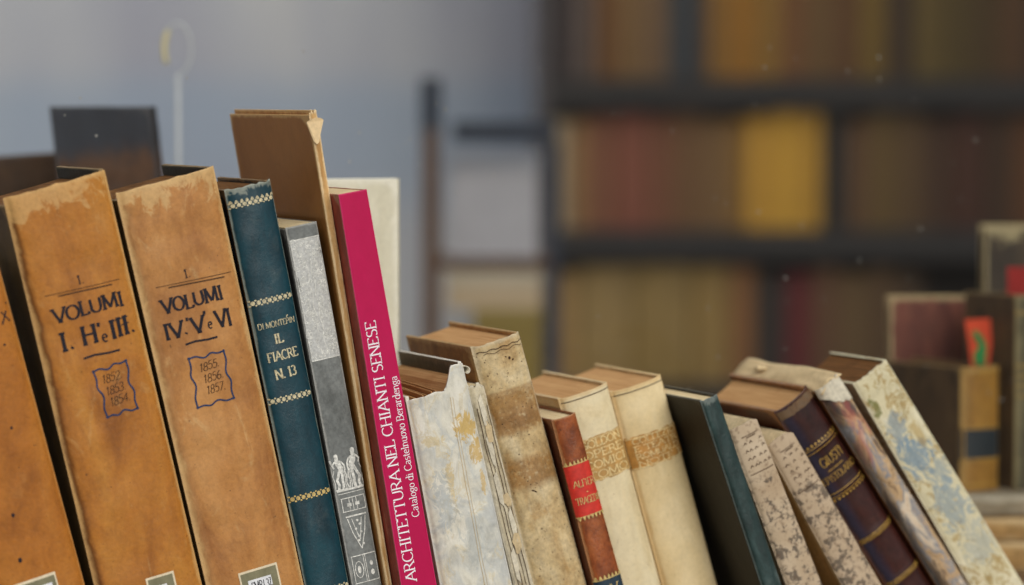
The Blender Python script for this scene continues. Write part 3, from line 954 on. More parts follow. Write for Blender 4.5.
# ---- crimson exhibition catalogue
pk = Book('catalogue', "crimson catalogue with white title 'ARCHITETTURA NEL CHIANTI SENESE'", 'book', ROW, .2282, -.030, 9.5, .3513, .0285, .0222, .130,
          pink_spine, pink_side, PAGES_PALE, bulge=.0008, pexp=8, board=.0016, square=.0006, seed=20, wob=.0001)
d = Deco(pk, .0003)
d.text('ARCHITETTURA NEL CHIANTI SENESE', (.0122, .0603), (.0122, .2560), .0082, .125, .055)
d.text('Catalogo di Castelnuovo Berardenga', (.0223, .1066), (.0220, .2126), .0056, .11, .06)
d.build('title_lettering', WHITE_INK)

# ---- pale marbled-paper book with open head
mb = Book('marbled_book', 'pale grey and ochre marbled book with loose pages at its torn top', 'book', ROW, .2670, -.012, 11.03, .2121, .0583, .0495, .125,
          marb_white, marb_white, PAGES, bulge=.0065, pexp=2.4, board=.0032, square=.002, seed=23, inner_mat=green_end, back=.006,
          ztop=lambda u: -.0160 + .0018 * math.sin(u * 3) + (.0175 * max(0, min(1, (u - .55) / .22)) ** 1.5), rough_edge=.0009, wob=.0012, left_h=.003, right_h=.0015)
T = mb.T
d = Deco(mb)
def blob(d, cx, cz, rx, rz, seed, n=22):
    pts = []
    for k in range(n):
        a = 2 * math.pi * k / n
        f = 1 + .45 * mnoise.noise(Vector((math.cos(a) * 1.6, math.sin(a) * 1.6, seed)))
        pts.append((cx + rx * f * math.cos(a), cz + rz * f * math.sin(a)))
    base = len(d.v)
    d.v.append(d.b.on(cx, cz, d.lift))
    for p in pts:
        d.v.append(d.b.on(p[0], p[1], d.lift))
    for k in range(n):
        d.f.append((base, base + 1 + k, base + 1 + (k + 1) % n))
for (u, a_) in ((.60, .0004), (.64, .0003)):
    d.stroke([((u + .012 * mnoise.noise(Vector((i * .35, u * 9, 2)))) * T, .012 + i * .0060) for i in range(31)], a_)
d.build('joint_crease', kraft)
# curled paper at the top of the back board
bm = bmesh.new()
R = []
for i in range(15):
    a = -1.2 + i * 0.34
    r = .0046 - .00012 * i
    R.append((T * .90 + r * math.cos(a) * 1.15, .2090 + r * math.sin(a) * .8))
for side, y in ((0, -.0050), (1, .0120)):
    pass
f = [bm.verts.new((x, -.0052 + .0004 * i, z)) for i, (x, z) in enumerate(R)]
k = [bm.verts.new((x * .985 + .0012, .0130 - .0006 * i, z + .0002)) for i, (x, z) in enumerate(R)]
for i in range(len(R) - 1):
    bm.faces.new((f[i], f[i + 1], k[i + 1], k[i]))
o = bm_obj('curled_paper', bm, torn_white, mb.root, True)
so = o.modifiers.new('paper_thickness', 'SOLIDIFY'); so.thickness = .0006
# loose leaves standing out of the text block
bm = bmesh.new()
random.seed(31)
for i in range(9):
    x = .006 + i * .0036
    ht = .1935 + random.uniform(-.001, .004)
    sh = random.uniform(-.001, .001)
    vs = [bm.verts.new(p) for p in ((x, .004, .10), (x, .110, .10), (x + sh, .112, ht + .004), (x + sh, .006 + random.uniform(0, .012), ht))]
    bm.faces.new(vs)
o = bm_obj('loose_leaf', bm, PAGES, mb.root)
so = o.modifiers.new('paper_thickness', 'SOLIDIFY'); so.thickness = .0007

# ---- frayed white pamphlet
fr = Book('pamphlet', 'slim pamphlet with a frayed white paper spine beside the marbled book', 'pamphlet', ROW, .3305, -.008, 14.26, .2080, .0160, .0134, .110,
          frayed, frayed, PAGES_PALE, bulge=.0028, pexp=2.2, board=.0012, square=.0005, seed=26, rough_edge=.002, wob=.0018,
          ztop=lambda u: -.001 - .004 * max(0, u - .6))
T = fr.T
d = Deco(fr, .0009)
random.seed(9)
for k in range(6):                                     # torn strips of the paper spine
    z = .196 - k * .030
    u = random.uniform(.15, .55)
    pts = [(u * T, z), ((u + .22) * T, z + .004), ((u + .30) * T, z - .010), ((u + .22) * T, z - .024), ((u + .05) * T, z - .020)]
    d.poly(pts[::-1])
d.build('torn_strip', torn_white)
d = Deco(fr, .0006)
for u in (.22, .40, .60, .78):
    d.stroke([((u + .03 * mnoise.noise(Vector((u * 9, i * .4, 0)))) * T, .01 + i * .0060) for i in range(31)], .00045)
d.build('fold_lines', INK_BROWN)
d = Deco(fr, .0011)
for a in ((.62 * T, .116, .0030, .0055, 4.4), (.62 * T, .083, .0034, .0075, 6.4), (.55 * T, .171, .0022, .0075, 2.4)):
    d = Deco(fr, .0011); blob(d, *a); d.build('glue_remnant', kraft)

# ---- stained vellum
ve = Book('vellum_book', 'tall stained vellum spine with two brown bands and ink specks', 'book', ROW, .3506, 0, 15.7, .2399, .0425, .0405, .135,
          vellum_a, vellum_dark, PAGES, bulge=.0085, pexp=2.0, board=.0028, square=.0035, seed=29, wob=.0009, rough_edge=.0007, ztop=lambda u: -.001)
T = ve.T
d = Deco(ve)
random.seed(14)
for k in range(46):
    u, z = random.uniform(.08, .95), random.choice((random.uniform(.17, .236), random.uniform(.06, .17)))
    d.dot(u * T, z, random.uniform(.0002, .00055))
d.dot(.60 * T, .2235, .0010, .0013); d.dot(.66 * T, .2215, .0008)
d.stroke([(.37 * T, .1215), (.43 * T, .1200), (.45 * T, .1190)], .0009)
d.build('ink_speck', INK_BROWN)
d = Deco(ve, .0009)
d.stroke([((.05 + .9 * i / 16) * T, .2335 + .0006 * math.sin(i * 1.7)) for i in range(17)], .0006)
d.stroke([((.15 + .75 * i / 16) * T, .2310 + .0008 * math.sin(i * 1.1)) for i in range(17)], .0004)
d.build('head_crease', INK_BROWN)
ve.headband(THREAD)

# ---- small rust calf with red label
rd = Book('leather_book', 'small rust-brown leather spine with a red title label', 'book', ROW, .3955, -.012, 15.6, .1805, .0240, .0203, .100,
          rust, rust_side, PAGES_PALE, bulge=.0048, pexp=2.0, board=.002, square=.002, seed=33)
T = rd.T
d = Deco(rd); d.patch(.0, 1.0, .1020, .1440, 14, 4); lb = d.build('title_label', red_label, label='red leather title label')
d = Deco(rd, .0007)
d.text('ALFIERI', (.12 * T, .1255), (.98 * T, .1250), .0054, .12, .07, False)
d.text('TRAGEDIE', (.08 * T, .1120), (.99 * T, .1116), .0054, .12, .07, False)
d.stroke([(.5 * T, .1205), (.56 * T, .1205)], .0007)
d.build('title_lettering', GOLD, lb)
d = Deco(rd, .0007); d.scallop(.1436, .0026, 7, 1); d.rule(.1434, .0006); d.build('gilt_band', GOLD)
d = Deco(rd, .0007); d.scallop(.1024, .0026, 7, -1); d.rule(.1026, .0006); d.build('gilt_band', GOLD)
d = Deco(rd); d.patch(.0, 1.0, .020, .0520, 14, 3); lb = d.build('volume_label', slate_label, label='dark slate volume label')
d = Deco(rd, .0007); d.scallop(.0516, .0028, 7, 1); d.rule(.0512, .0007); d.build('gilt_band', GOLD)
d = Deco(rd, .0007); d.text('V', (.5 * T, .0400), (.78 * T, .0400), .0062, .14, .08); d.build('volume_numeral', GOLD, lb)
rd.headband(THREAD, r=.0008)

# ---- pair of cream vellum volumes
def vellum_pair(label, w, s, lean, H, T0, T1, depth, sm, lab_mat, za, zb, lines, seed):
    b = Book('vellum_book', label, 'book', ROW, w, s, lean, H, T0, T1, depth, sm, sm, PAGES, bulge=.0095, pexp=2.0, board=.0030, square=.0026,
             seed=seed, wob=.0007, inner_mat=kraft)
    T = b.T
    d = Deco(b); d.patch(.01, .99, zb, za, 16, 6, .0008); lb = d.build('title_label', lab_mat, label='tan title label with faded gilt words')
    d = Deco(b, .0007)
    n = len(lines)
    for i, s_ in enumerate(lines):
        z = za - (za - zb) * (i + .92) / (n + .15)
        d.text(s_, (.10 * T, z), (.93 * T, z), (za - zb) / (n + .15) * .70, .16, .1)
    d.rule(za - .0008, .0006, .02, .98); d.rule(zb + .0008, .0006, .02, .98)
    d.build('title_lettering', GOLD_LIGHT, lb)
    d = Deco(b, .0004)
    d.stroke([((.02 + .96 * i / 20) * T, b.H - .0036) for i in range(21)], .0007)
    d.build('head_crease', INK_BROWN)
    b.headband(THREAD)
    return b
vellum_pair('cream vellum spine with tan label, left of the two, behind the rust book', .4205, .015, 16.75, .1954, .0410, .0425, .118, vellum_b, tan_label, .1600, .1262, ['GOLDON', 'OPERE', 'COMICI', 'TOMO'], 37)
vellum_pair('cream vellum spine with ochre label, right of the two, beside the black-sided book', .4664, .020, 16.40, .1987, .0451, .0445, .118, vellum_c, tan_label2, .1600, .1348, ['COLLEZIO', 'E TEATR', 'ROMUALD', 'NOTE I'], 41)

# ---- teal spine, black sides
dk = Book('cloth_book', 'narrow teal spine with black sides leaning on the cream vellum book', 'book', ROW, .5264, -.04, 20.12, .1990, .0166, .0150, .125,
          teal_spine, black_side, PAGES_PALE, bulge=.0034, pexp=2.2, board=.0022, square=.0022, seed=44, rough_edge=.0005)

# ---- two speckled paper pamphlets
def paper_lines(b, z0, n, seed):
    T = b.T
    d = Deco(b)
    random.seed(seed)
    d.rule(z0 + .0065, .0006, .25, .8); d.rule(z0 + .0050, .0009, .4, .7)
    for i in range(n):
        z = z0 - i * .0062
        k = random.choice((3, 4, 5))
        for j in range(k):
            u = .16 + .70 * (j + random.uniform(0, .5)) / k
            d.stroke([(u * T, z), ((u + .05) * T, z + .0018), ((u + .09) * T, z + .0002)], .0007)
    d.rule(z0 - n * .0062 + .001, .0007, .12, .9)
    d.build('worn_print', INK_BROWN)
s1 = Book('pamphlet', 'speckled beige paper spine next to the teal spine', 'pamphlet', ROW, .5519, -.035, 22.55, .1775, .0289, .0256, .095,
          speckA, kraft, kraft, bulge=.0045, pexp=2.6, board=.0012, square=.0003, seed=47, ztop=lambda u: -.0035 * max(0, (u - .7) / .3) ** 2 - .001 * (1 - u))
paper_lines(s1, .1610, 4, 3)
s2 = Book('pamphlet', 'speckled beige paper spine with rounded top, leaning against the maroon book', 'pamphlet', ROW, .6088, -.03, 30.95, .1755, .0299, .0249, .095,
          speckB, kraft, kraft, bulge=.0050, pexp=2.4, board=.0012, square=.0003, seed=49, ztop=lambda u: -.006 * max(0, (u - .6) / .4) ** 2 - .0018 * max(0, (.25 - u) / .25))
paper_lines(s2, .1580, 5, 8)

# ---- maroon Giusti
mr = Book('leather_book', 'maroon leather spine with a painted violet sheen, thin gold bands and gilt title', 'book', ROW, .6579, -.012, 35.29, .2124, .0322, .0348, .130,
          maroon_sheen_spine, brown_side, PAGES, bulge=.0080, pexp=2.0, board=.0032, square=.0045, seed=52,
          bands=((.1690, .0006, .005), (.1280, .0006, .005), (.0825, .0006, .005), (.0395, .0006, .005)))
T = mr.T
d = Deco(mr)
d.patch(.02, .97, .2030, .2105, 14, 3, .0006)
lbl = d.build('head_strip', marbled('brown_marbled_strip', 9.0, C(74, 46, 32), C(96, 80, 64), C(110, 74, 40), C(46, 28, 20), C(122, 98, 70), 110), label='brown marbled strip at the head')
for z in (.1690, .1280, .0825, .0395):
    d = Deco(mr, .0006)
    d.rule(z + .0016, .0006, .02, .98); d.rule(z - .0016, .0006, .02, .98)
    if z < .1:
        d.lace(z, .0010, n=9)
    if z > .1:
        d.scallop(z + (.0032 if z > .15 else -.0032), .0018, 10, 1 if z > .15 else -1)
    d.build('gilt_band', GOLD_DARK)
d = Deco(mr, .0006)
d.text('GIUSTI', (.20 * T, .1520), (.84 * T, .1520), .0080, .11, .06, False)
d.rule(.1478, .0008, .26, .70)
d.text('EPISTOLARIO', (.03 * T, .1388), (.97 * T, .1388), .0056, .10, .06, False)
d.build('title_lettering', GOLD_DARK)
mr.headband(THREAD)

# ---- torn colour-plate book
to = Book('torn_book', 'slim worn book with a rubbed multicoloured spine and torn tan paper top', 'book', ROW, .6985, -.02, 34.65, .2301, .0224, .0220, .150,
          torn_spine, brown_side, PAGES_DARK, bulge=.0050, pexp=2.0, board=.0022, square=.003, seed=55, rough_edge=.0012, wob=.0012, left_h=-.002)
# torn tan wrapper lying over the head
bm = bmesh.new()
NXX, NYY = 10, 22
grid = []
for j in range(NYY + 1):
    row = []
    y = -.0060 + .158 * j / NYY
    jag = .0022 * mnoise.noise(Vector((y * 70, 2.2, 0)))
    for i in range(NXX + 1):
        u = i / NXX
        x = .0004 + abs(jag) * 1.6 * (1 - u) + (.0224 + .0006 - abs(jag) * 1.6 * (1 - u)) * u
        z = .2312 + .0010 * math.sin(u * 4 + j * .5) + .0018 * mnoise.noise(Vector((u * 3, y * 30, 4))) - (.0045 * (1 - u) ** 3)
        row.append(bm.verts.new((x, y, z)))
    grid.append(row)
for j in range(NYY):
    for i in range(NXX):
        bm.faces.new((grid[j][i], grid[j][i + 1], grid[j + 1][i + 1], grid[j + 1][i]))
o = bm_obj('torn_wrapper', bm, torn_paper, to.root, True)
so = o.modifiers.new('paper_thickness', 'SOLIDIFY'); so.thickness = .0009
d = Deco(to, .0009)
T = to.T
d.poly([(.0 * T, .2315), (.0, .2190), (.12 * T, .2120), (.25 * T, .2165), (.38 * T, .2070), (.55 * T, .2130), (.72 * T, .2060), (.9 * T, .2110), (1.0 * T, .2030), (1.0 * T, .2315), (.5 * T, .2318)])
pass
NN = 16
d.v, d.f = [], []
low = [.2225, .2212, .2200, .2190, .2172, .2150, .2142, .2138, .2120, .2105, .2102, .2110, .2090, .2080, .2082, .2070, .2066]
for i in range(NN + 1):
    for j in range(4):
        z = low[i] + (.2312 - low[i]) * j / 3
        d.v.append(to.on(i / NN * T, z, .0010))
for i in range(NN):
    for j in range(3):
        a = i * 4 + j
        d.f.append((a, a + 4, a + 5, a + 1))
d.build('torn_flap', torn_white, label='whitish torn paper flap over the spine head')
# crumpled scrap at the far end of the torn wrapper
bm = bmesh.new()
bmesh.ops.create_icosphere(bm, subdivisions=3, radius=.0040)
for v in bm.verts:
    n_ = mnoise.noise(v.co * 260)
    v.co = Vector((v.co.x * .8, v.co.y * 1.5, v.co.z * .5)) * (1 + 1.1 * n_) + Vector((.0125, .112, .2330))
bm_obj('paper_scrap', bm, torn_paper, to.root, True)

# ---- blue-veined marbled book on the right
m2 = Book('marbled_book', 'rightmost leaning book, cream marbled paper veined blue and ochre', 'book', ROW, .7290, -.015, 33.05, .2305, .0402, .0345, .090,
          marb_blue, marb_blue, PAGES_DARK, bulge=.0022, pexp=3.5, board=.0024, square=.002, seed=58, inner_mat=green_end, rough_edge=.0008, wob=.0005)

# ------------------------------------------------------------------ cream book standing flat behind the catalogue
def facing_frame(w, s, z=0.0, tilt=0.0):
    R = Matrix((D * -1, W, Z)).transposed()     # spine at the right-hand side
    return R, sp(w, s, z)
cream_cover = old_cover('cream_boards', C(202, 196, 170), C(214, 210, 186), C(222, 218, 198), C(238, 236, 220), 30.0, 30, wear_w=0.006, wear_amt=0.6, scuff=0.15, grain=0.15)
R_, L_ = Matrix((D, W * -1, Z)).transposed(), sp(.3060, .2000)
cb = Book('paperbound_book', 'upright cream book standing flat behind the crimson catalogue', 'book', None, 0, 0, 0, .3520, .0150, .0150, .100,
          cream_cover, cream_cover, PAGES_PALE, bulge=.0015, pexp=3, board=.0016, square=.001, seed=61, frame=(R_, L_), wob=.0001)

# ------------------------------------------------------------------ the setting
def plank_mat(name, base, dark):
    t = NT(name)
    n = t.noise(6, 6, 0.6, t.mapping((1.2, 14, 14)), 0.4)
    return t.principled(t.ramp(n, [(0.3, dark), (0.7, base)]), 0.55, 0.3, t.bump(n, 0.2, 0.001))
def wbox(name, w0, w1, s0, s1, z0, z1, mat):
    bm = bmesh.new()
    add_box(bm, w0, w1, s0, s1, z0, z1)
    o = bm_obj(name, bm, mat)
    o.location = O
    o.rotation_euler = (0, 0, TH)
    bv = o.modifiers.new('bevel', 'BEVEL'); bv.width = .002; bv.segments = 2
    return o
shelf_wood = plank_mat('stall_plank', C(120, 92, 62), C(74, 54, 36))
struct(wbox('trim_1', -1.2, 1.9, -.16, .222, -.035, 0.0, shelf_wood))
struct(wbox('trim_2', -1.4, 2.2, .246, 1.05, -.035, 0.0, shelf_wood))

def wall_mat():  # street reflection in the window glass, painted into the wall colours
    t = NT('pale_blue_reflection_wall')
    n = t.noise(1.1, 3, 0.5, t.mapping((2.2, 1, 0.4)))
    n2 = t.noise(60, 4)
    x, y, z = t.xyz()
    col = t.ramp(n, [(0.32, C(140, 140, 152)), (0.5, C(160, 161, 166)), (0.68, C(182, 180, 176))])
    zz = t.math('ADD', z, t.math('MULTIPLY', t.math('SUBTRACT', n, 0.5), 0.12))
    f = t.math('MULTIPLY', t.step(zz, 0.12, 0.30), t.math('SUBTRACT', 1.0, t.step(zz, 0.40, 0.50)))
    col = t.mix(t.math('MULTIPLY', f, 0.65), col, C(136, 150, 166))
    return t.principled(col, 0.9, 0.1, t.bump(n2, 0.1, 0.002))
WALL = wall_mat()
DARKWALL = plain('brown_plaster', C(86, 66, 46), 0.9, 0.1, 0.1, 20)
FLOOR = plank_mat('shop_floor', C(96, 74, 52), C(60, 44, 30))
CEIL = plain('ceiling_plaster', C(190, 186, 178), 0.9, 0.1, 0.05, 20)
def box(name, x0, x1, y0, y1, z0, z1, mat, parent=None):
    bm = bmesh.new()
    add_box(bm, x0, x1, y0, y1, z0, z1)
    return bm_obj(name, bm, mat, parent)
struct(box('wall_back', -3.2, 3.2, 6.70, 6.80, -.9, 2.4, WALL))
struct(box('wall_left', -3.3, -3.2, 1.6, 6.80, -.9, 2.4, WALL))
struct(box('wall_right', 3.2, 3.3, 3.4, 6.80, -.9, 2.4, DARKWALL))
struct(box('floor', -4.0, 4.0, -1.5, 6.80, -1.0, -.9, FLOOR))
struct(box('ceiling', -3.3, 3.3, 3.55, 6.80, 2.4, 2.5, CEIL))

# shop window behind the leaning row, with dust on the glass
def glass_mat():
    t = NT('shop_window_glass')
    tr = t.n('ShaderNodeBsdfTransparent')
    tr.inputs['Color'].default_value = (0.97, 0.975, 0.97, 1)
    gl = t.n('ShaderNodeBsdfGlossy')
    gl.inputs['Roughness'].default_value = 0.02
    fr_ = t.n('ShaderNodeFresnel'); fr_.inputs['IOR'].default_value = 1.22
    mx = t.n('ShaderNodeMixShader')
    t.link(fr_.outputs[0], mx.inputs[0]); t.link(tr.outputs[0], mx.inputs[1]); t.link(gl.outputs[0], mx.inputs[2])
    t.link(mx.outputs[0], t.out.inputs['Surface'])
    return t.m
win = bpy.data.objects.new('window_1', None)
COL.objects.link(win)
win.location = O; win.rotation_euler = (0, 0, TH); struct(win)
bm = bmesh.new()
add_box(bm, -1.15, 1.9, .231, .237, .0, 1.5)
pane = bm_obj('window_pane', bm, glass_mat(), win); struct(pane)
bm = bmesh.new()
for q in ((-1.21, -1.15), (1.9, 1.96)):
    add_box(bm, q[0], q[1], .2225, .2455, .0, 1.56)
add_box(bm, -1.15, 1.9, .2225, .2455, 1.5, 1.56)
fo = bm_obj('window_frame', bm, shelf_wood, win); struct(fo)
bm = bmesh.new()
random.seed(77)
dust = [(random.uniform(-.25, .95), random.uniform(.14, .46)) for _ in range(110)]
for (w_, z_) in dust:
    r = random.choice((.0006, .0007, .0009, .0011))
    n = 7
    vs = [bm.verts.new((w_ + r * math.cos(k * 2 * math.pi / n), 0.2306, z_ + r * random.uniform(.7, 1.3) * math.sin(k * 2 * math.pi / n))) for k in range(n)]
    bm.faces.new(vs)
do = bm_obj('dust_speck', bm, plain('dust', C(150, 148, 140), 0.9, 0.1), win)
do['kind'] = 'stuff'

# ------------------------------------------------------------------ things just inside the window
dark_cov = old_cover('blue_black_boards', C(48, 50, 58), C(60, 63, 72), C(72, 75, 84), C(88, 88, 92), 33.0, 12, scuff=0.1, wear_w=0.003,
                     zones=((0.0, .375, C(104, 72, 48), 0.9, 0.012),))  # both tones lifted: haze reflected in the glass is put into the colour
Rt = Matrix.Rotation(math.radians(7), 3, 'Y') @ Matrix.Identity(3)
# spine to the right, big board faces the street
def board_book(name, label, xr, y, h, width, t, mat, lean, seed, yaw=0.0, smat=None, z=0.0, group=None):
    R = Matrix.Rotation(math.radians(lean), 3, 'Y') @ Matrix.Rotation(math.radians(yaw), 3, 'Z') @ Matrix(((0, -1, 0), (1, 0, 0), (0, 0, 1)))
    return Book(name, label, 'book', group, 0, 0, 0, h, t, t, width, smat or mat, mat, PAGES_DARK, bulge=.003, pexp=2.2, board=.003, square=.003, seed=seed,
                frame=(R, Vector((xr, y, z))))
fb = board_book('folio_book', 'blurred blue-black book standing behind the tan folios', -.270, 2.98, .412, .088, .03, dark_cov, -6.5, 71)
for ch in fb.root.children:                 # its head is cut level although the book leans
    for v in ch.data.vertices:
        v.co.z += v.co.y * math.tan(math.radians(6.5)) * v.co.z / .412
brn_cov = old_cover('dark_brown_boards', C(66, 50, 36), C(86, 62, 42), C(100, 74, 50), C(104, 84, 64), 35.0, 12, scuff=0.1, wear_w=0.003)  # brown raised to carry the reflected haze of the glass
board_book('folio_book', 'blurred dark brown book at the left edge behind the tan folios', -.338, 3.08, .372, .16, .03, brn_cov, -4, 73)

# wire card holder with an oval loop
wire = bpy.data.objects.new('card_holder', None); COL.objects.link(wire)
wire.location = (-.3090, 3.14, -0.0)
tag(wire, 'thin pale wire stand with an oval loop on top', 'card holder')
pale_wire = plain('pale_wire', C(196, 198, 200), 0.4, 0.5, 0.05, 60)
pale_yellow_highlight = plain('pale_yellow_highlight', C(220, 206, 150), 0.35, 0.5, 0.05, 60)  # yellow highlight on the loop, put into the colour of one piece
bm = bmesh.new(); add_tube(bm, [(0, 0, .012), (0, 0, .2), (.001, 0, .3), (.001, 0, .438)], .0022, 8); bm_obj('stem', bm, pale_wire, wire, True)
bm = bmesh.new()
add_tube(bm, [(.001 + .0125 * math.sin(a * math.pi / 16), 0, .462 - .0235 * math.cos(a * math.pi / 16)) for a in range(0, 21)], .0012, 8)
bm_obj('loop', bm, pale_wire, wire, True)
bm = bmesh.new()
add_tube(bm, [(.001 + .0125 * math.sin(a * math.pi / 16), 0, .462 - .0235 * math.cos(a * math.pi / 16)) for a in range(20, 28)], .0024, 8)
bm_obj('loop_clip', bm, pale_yellow_highlight, wire, True)
bm = bmesh.new(); bmesh.ops.create_cone(bm, cap_ends=True, segments=28, radius1=.035, radius2=.030, depth=.012, matrix=Matrix.Translation((0, 0, .006)))
bm_obj('base', bm, pale_wire, wire)

# right-hand group inside the window: flat volumes, then upright books on them
def flat_volume(label, x0, x1, y0, y1, z0, z1, mat, seed, yaw):
    # lies on its side: spine towards the street
    T = z1 - z0
    R = Matrix.Rotation(math.radians(yaw), 3, 'Z') @ Matrix(((0, 0, 1), (0, 1, 0), (-1, 0, 0)))
    return Book('flat_volume', label, 'book', 'flat volumes inside the window', 0, 0, 0, x1 - x0, T, T, y1 - y0, mat, mat, PAGES_PALE, bulge=.004, pexp=2.2, board=.0022,
                square=.003, seed=seed, frame=(R, Vector((x0, y0, z1))))
greyp = old_cover('grey_beige_paper', C(140, 128, 108), C(168, 154, 130), C(184, 172, 148), C(198, 188, 168), 41.0, 20, scuff=0.3, rough=0.8, spec=0.1)
beigep = old_cover('warm_beige_paper', C(140, 104, 60), C(174, 138, 88), C(190, 156, 104), C(206, 180, 136), 43.0, 20, scuff=0.3, rough=0.8, spec=0.1)
flat_volume('beige flat volume at the bottom right, lowest of the pile', .36, .66, 2.97, 3.24, 0.0, .026, beigep, 81, 3)
flat_volume('warm tan flat volume at the bottom right, middle of the pile', .355, .65, 2.985, 3.24, .0265, .046, beigep, 83, -2)
flat_volume('grey-beige flat volume at the bottom right, top of the pile', .35, .65, 3.00, 3.25, .0465, .064, greyp, 85, 4)

gold_sp = old_cover('gold_brown_spine', C(132, 90, 34), C(164, 118, 46), C(180, 134, 58), C(190, 150, 82), 45.0, 40, scuff=0.25, rough=0.5)
dkside = old_cover('dark_mottled_side', C(72, 56, 36), C(104, 80, 52), C(122, 96, 62), C(160, 134, 90), 46.0, 50, wear_w=.003, scuff=0.3)
dkred = old_cover('dark_red_mottled', C(92, 46, 36), C(130, 72, 56), C(150, 88, 68), C(206, 184, 136), 47.0, 60, (1, 1, .3), wear_w=.0045, wear_amt=.8, scuff=0.3)
dkpale = old_cover('dark_side_pale_head', C(48, 38, 28), C(68, 54, 38), C(84, 66, 46), C(204, 186, 140), 46.8, 50, wear_w=.004, scuff=0.2, top_wear=.012)
olive = old_cover('olive_black_spine', C(56, 52, 36), C(80, 72, 48), C(98, 88, 60), C(150, 138, 98), 48.0, 40, scuff=0.3)
def std(name, label, x, y, yaw, H, T, depth, smat, cmat, seed, z=.064, lean=0.0, **k):
    R = Matrix.Rotation(math.radians(yaw), 3, 'Z')
    return Book(name, label, 'book', 'books standing on the flat volumes', 0, 0, 0, H, T, T, depth, smat, cmat, PAGES_DARK, seed=seed, frame=(R, Vector((x, y, z))), **k)
r2 = std('leather_book', 'gold-brown spine with a dark band standing on the flat volumes', .402, 3.035, 34, .112, .044, .115, gold_sp, dkside, 91, bulge=.007, pexp=2, board=.0025)
d = Deco(r2, .0005); d.patch(0, 1, .030, .056, 12, 3); d.build('spine_label', plain('blue_black_label', C(40, 46, 50), .5, .3, .1, 80), label='dark blue-black spine label')
for z in (.0285, .0575, .108, .006):
    d = Deco(r2, .0008); d.rule(z, .0012); d.build('gilt_band', GOLD_DARK)
r1 = board_book('leather_book', 'taller dark red mottled book behind the gold-brown spine', .4535, 3.160, .168, .102, .034, dkred, 0, 93, smat=olive, z=.064, group='books standing on the flat volumes')
r3 = std('leather_book', 'olive-black spine with gilt lines at the right edge', .4530, 3.050, 30, .176, .050, .075, olive, dkside, 95, bulge=.006, pexp=2, board=.003)
for z in (.085, .094, .103, .112, .160):
    d = Deco(r3, .0005); d.rule(z, .0016); d.build('gilt_band', GOLD_DARK)
r4 = board_book('leather_book', 'tall dark book with a worn pale head at the far right edge', .560, 3.27, .230, .105, .04, dkpale, 0, 97, smat=olive, z=.064, group='books standing on the flat volumes')
# bookmark card
bmk = bpy.data.objects.new('bookmark', None); COL.objects.link(bmk)
bmk.location = (.4225, 3.0760, .1738); bmk.rotation_euler = (0, 0, math.radians(10))
tag(bmk, 'orange-red card with a green leaf standing in the gold-brown book', 'bookmark')
bm = bmesh.new()
pts = [(-.0125, .0425), (.0115, .0435), (.0135, .022), (.011, .0), (-.0060, .0), (-.0085, .020)]
f = [bm.verts.new((x, 0, z)) for x, z in pts]; k = [bm.verts.new((x, .0008, z)) for x, z in pts]
bm.faces.new(f); bm.faces.new(k[::-1])
for i in range(len(pts)):
    j = (i + 1) % len(pts); bm.faces.new((f[j], f[i], k[i], k[j]))
bm_obj('card', bm, plain('orange_red_card', C(206, 74, 44), .7, .2, .08, 60), bmk)
bm = bmesh.new()
pts = [(-.006, .031), (-.002, .033), (.004, .027), (.008, .019), (.007, .001), (-.003, .001), (-.004, .012), (.001, .018), (-.003, .025)]
f = [bm.verts.new((x, -.0012, z)) for x, z in pts]; k = [bm.verts.new((x, -.0003, z)) for x, z in pts]
bm.faces.new(f); bm.faces.new(k[::-1])
for i in range(len(pts)):
    j = (i + 1) % len(pts); bm.faces.new((f[j], f[i], k[i], k[j]))
bm_obj('leaf', bm, plain('green_leaf', C(52, 132, 70), .7, .2, .15, 60), bmk)
bmr = box('bookmark', -.016, .012, 0, .0008, 0, .026, plain('red_card', C(150, 40, 36), .7, .2, .08, 60))
bmr.location = (.4665, 3.088, .2375)
tag(bmr, 'dark red card sticking up at the far right edge', 'bookmark')

# ------------------------------------------------------------------ bookcase at the back
wood_dark = plank_mat('dark_bookcase_wood', C(40, 36, 34), C(24, 22, 22))
case = bpy.data.objects.new('bookcase', None); COL.objects.link(case); case.location = (.04, 6.22, -.9)
tag(case, 'dark wooden bookcase full of blurred old books along the back wall', 'bookcase')
CX = 1.85
def cpart(name, x0, x1, y0, y1, z0, z1, m=wood_dark):
    bm = bmesh.new(); add_box(bm, x0, x1, y0, y1, z0, z1)
    o = bm_obj(name, bm, m, case)
    return o
SH = [.455, .178, -.105, -.42]
for zt in SH:
    cpart('shelf', .025, CX - .025, 0, .30, zt - .055 + .9, zt + .9)
cpart('side_panel', 0, .025, -.005, .30, 0, 2.2, plank_mat('worn_side_wood', C(82, 78, 80), C(60, 56, 58))); cpart('side_panel', CX - .025, CX, -.005, .30, 0, 2.2)
cpart('back_panel', .025, CX - .025, .30, .315, 0, 2.2, plank_mat('bookcase_back', C(50, 38, 28), C(30, 24, 18)))
cpart('top_panel', -.02, CX + .02, -.02, .32, 2.2, 2.24)
cpart('plinth', .025, CX - .025, .02, .30, 0, .08)

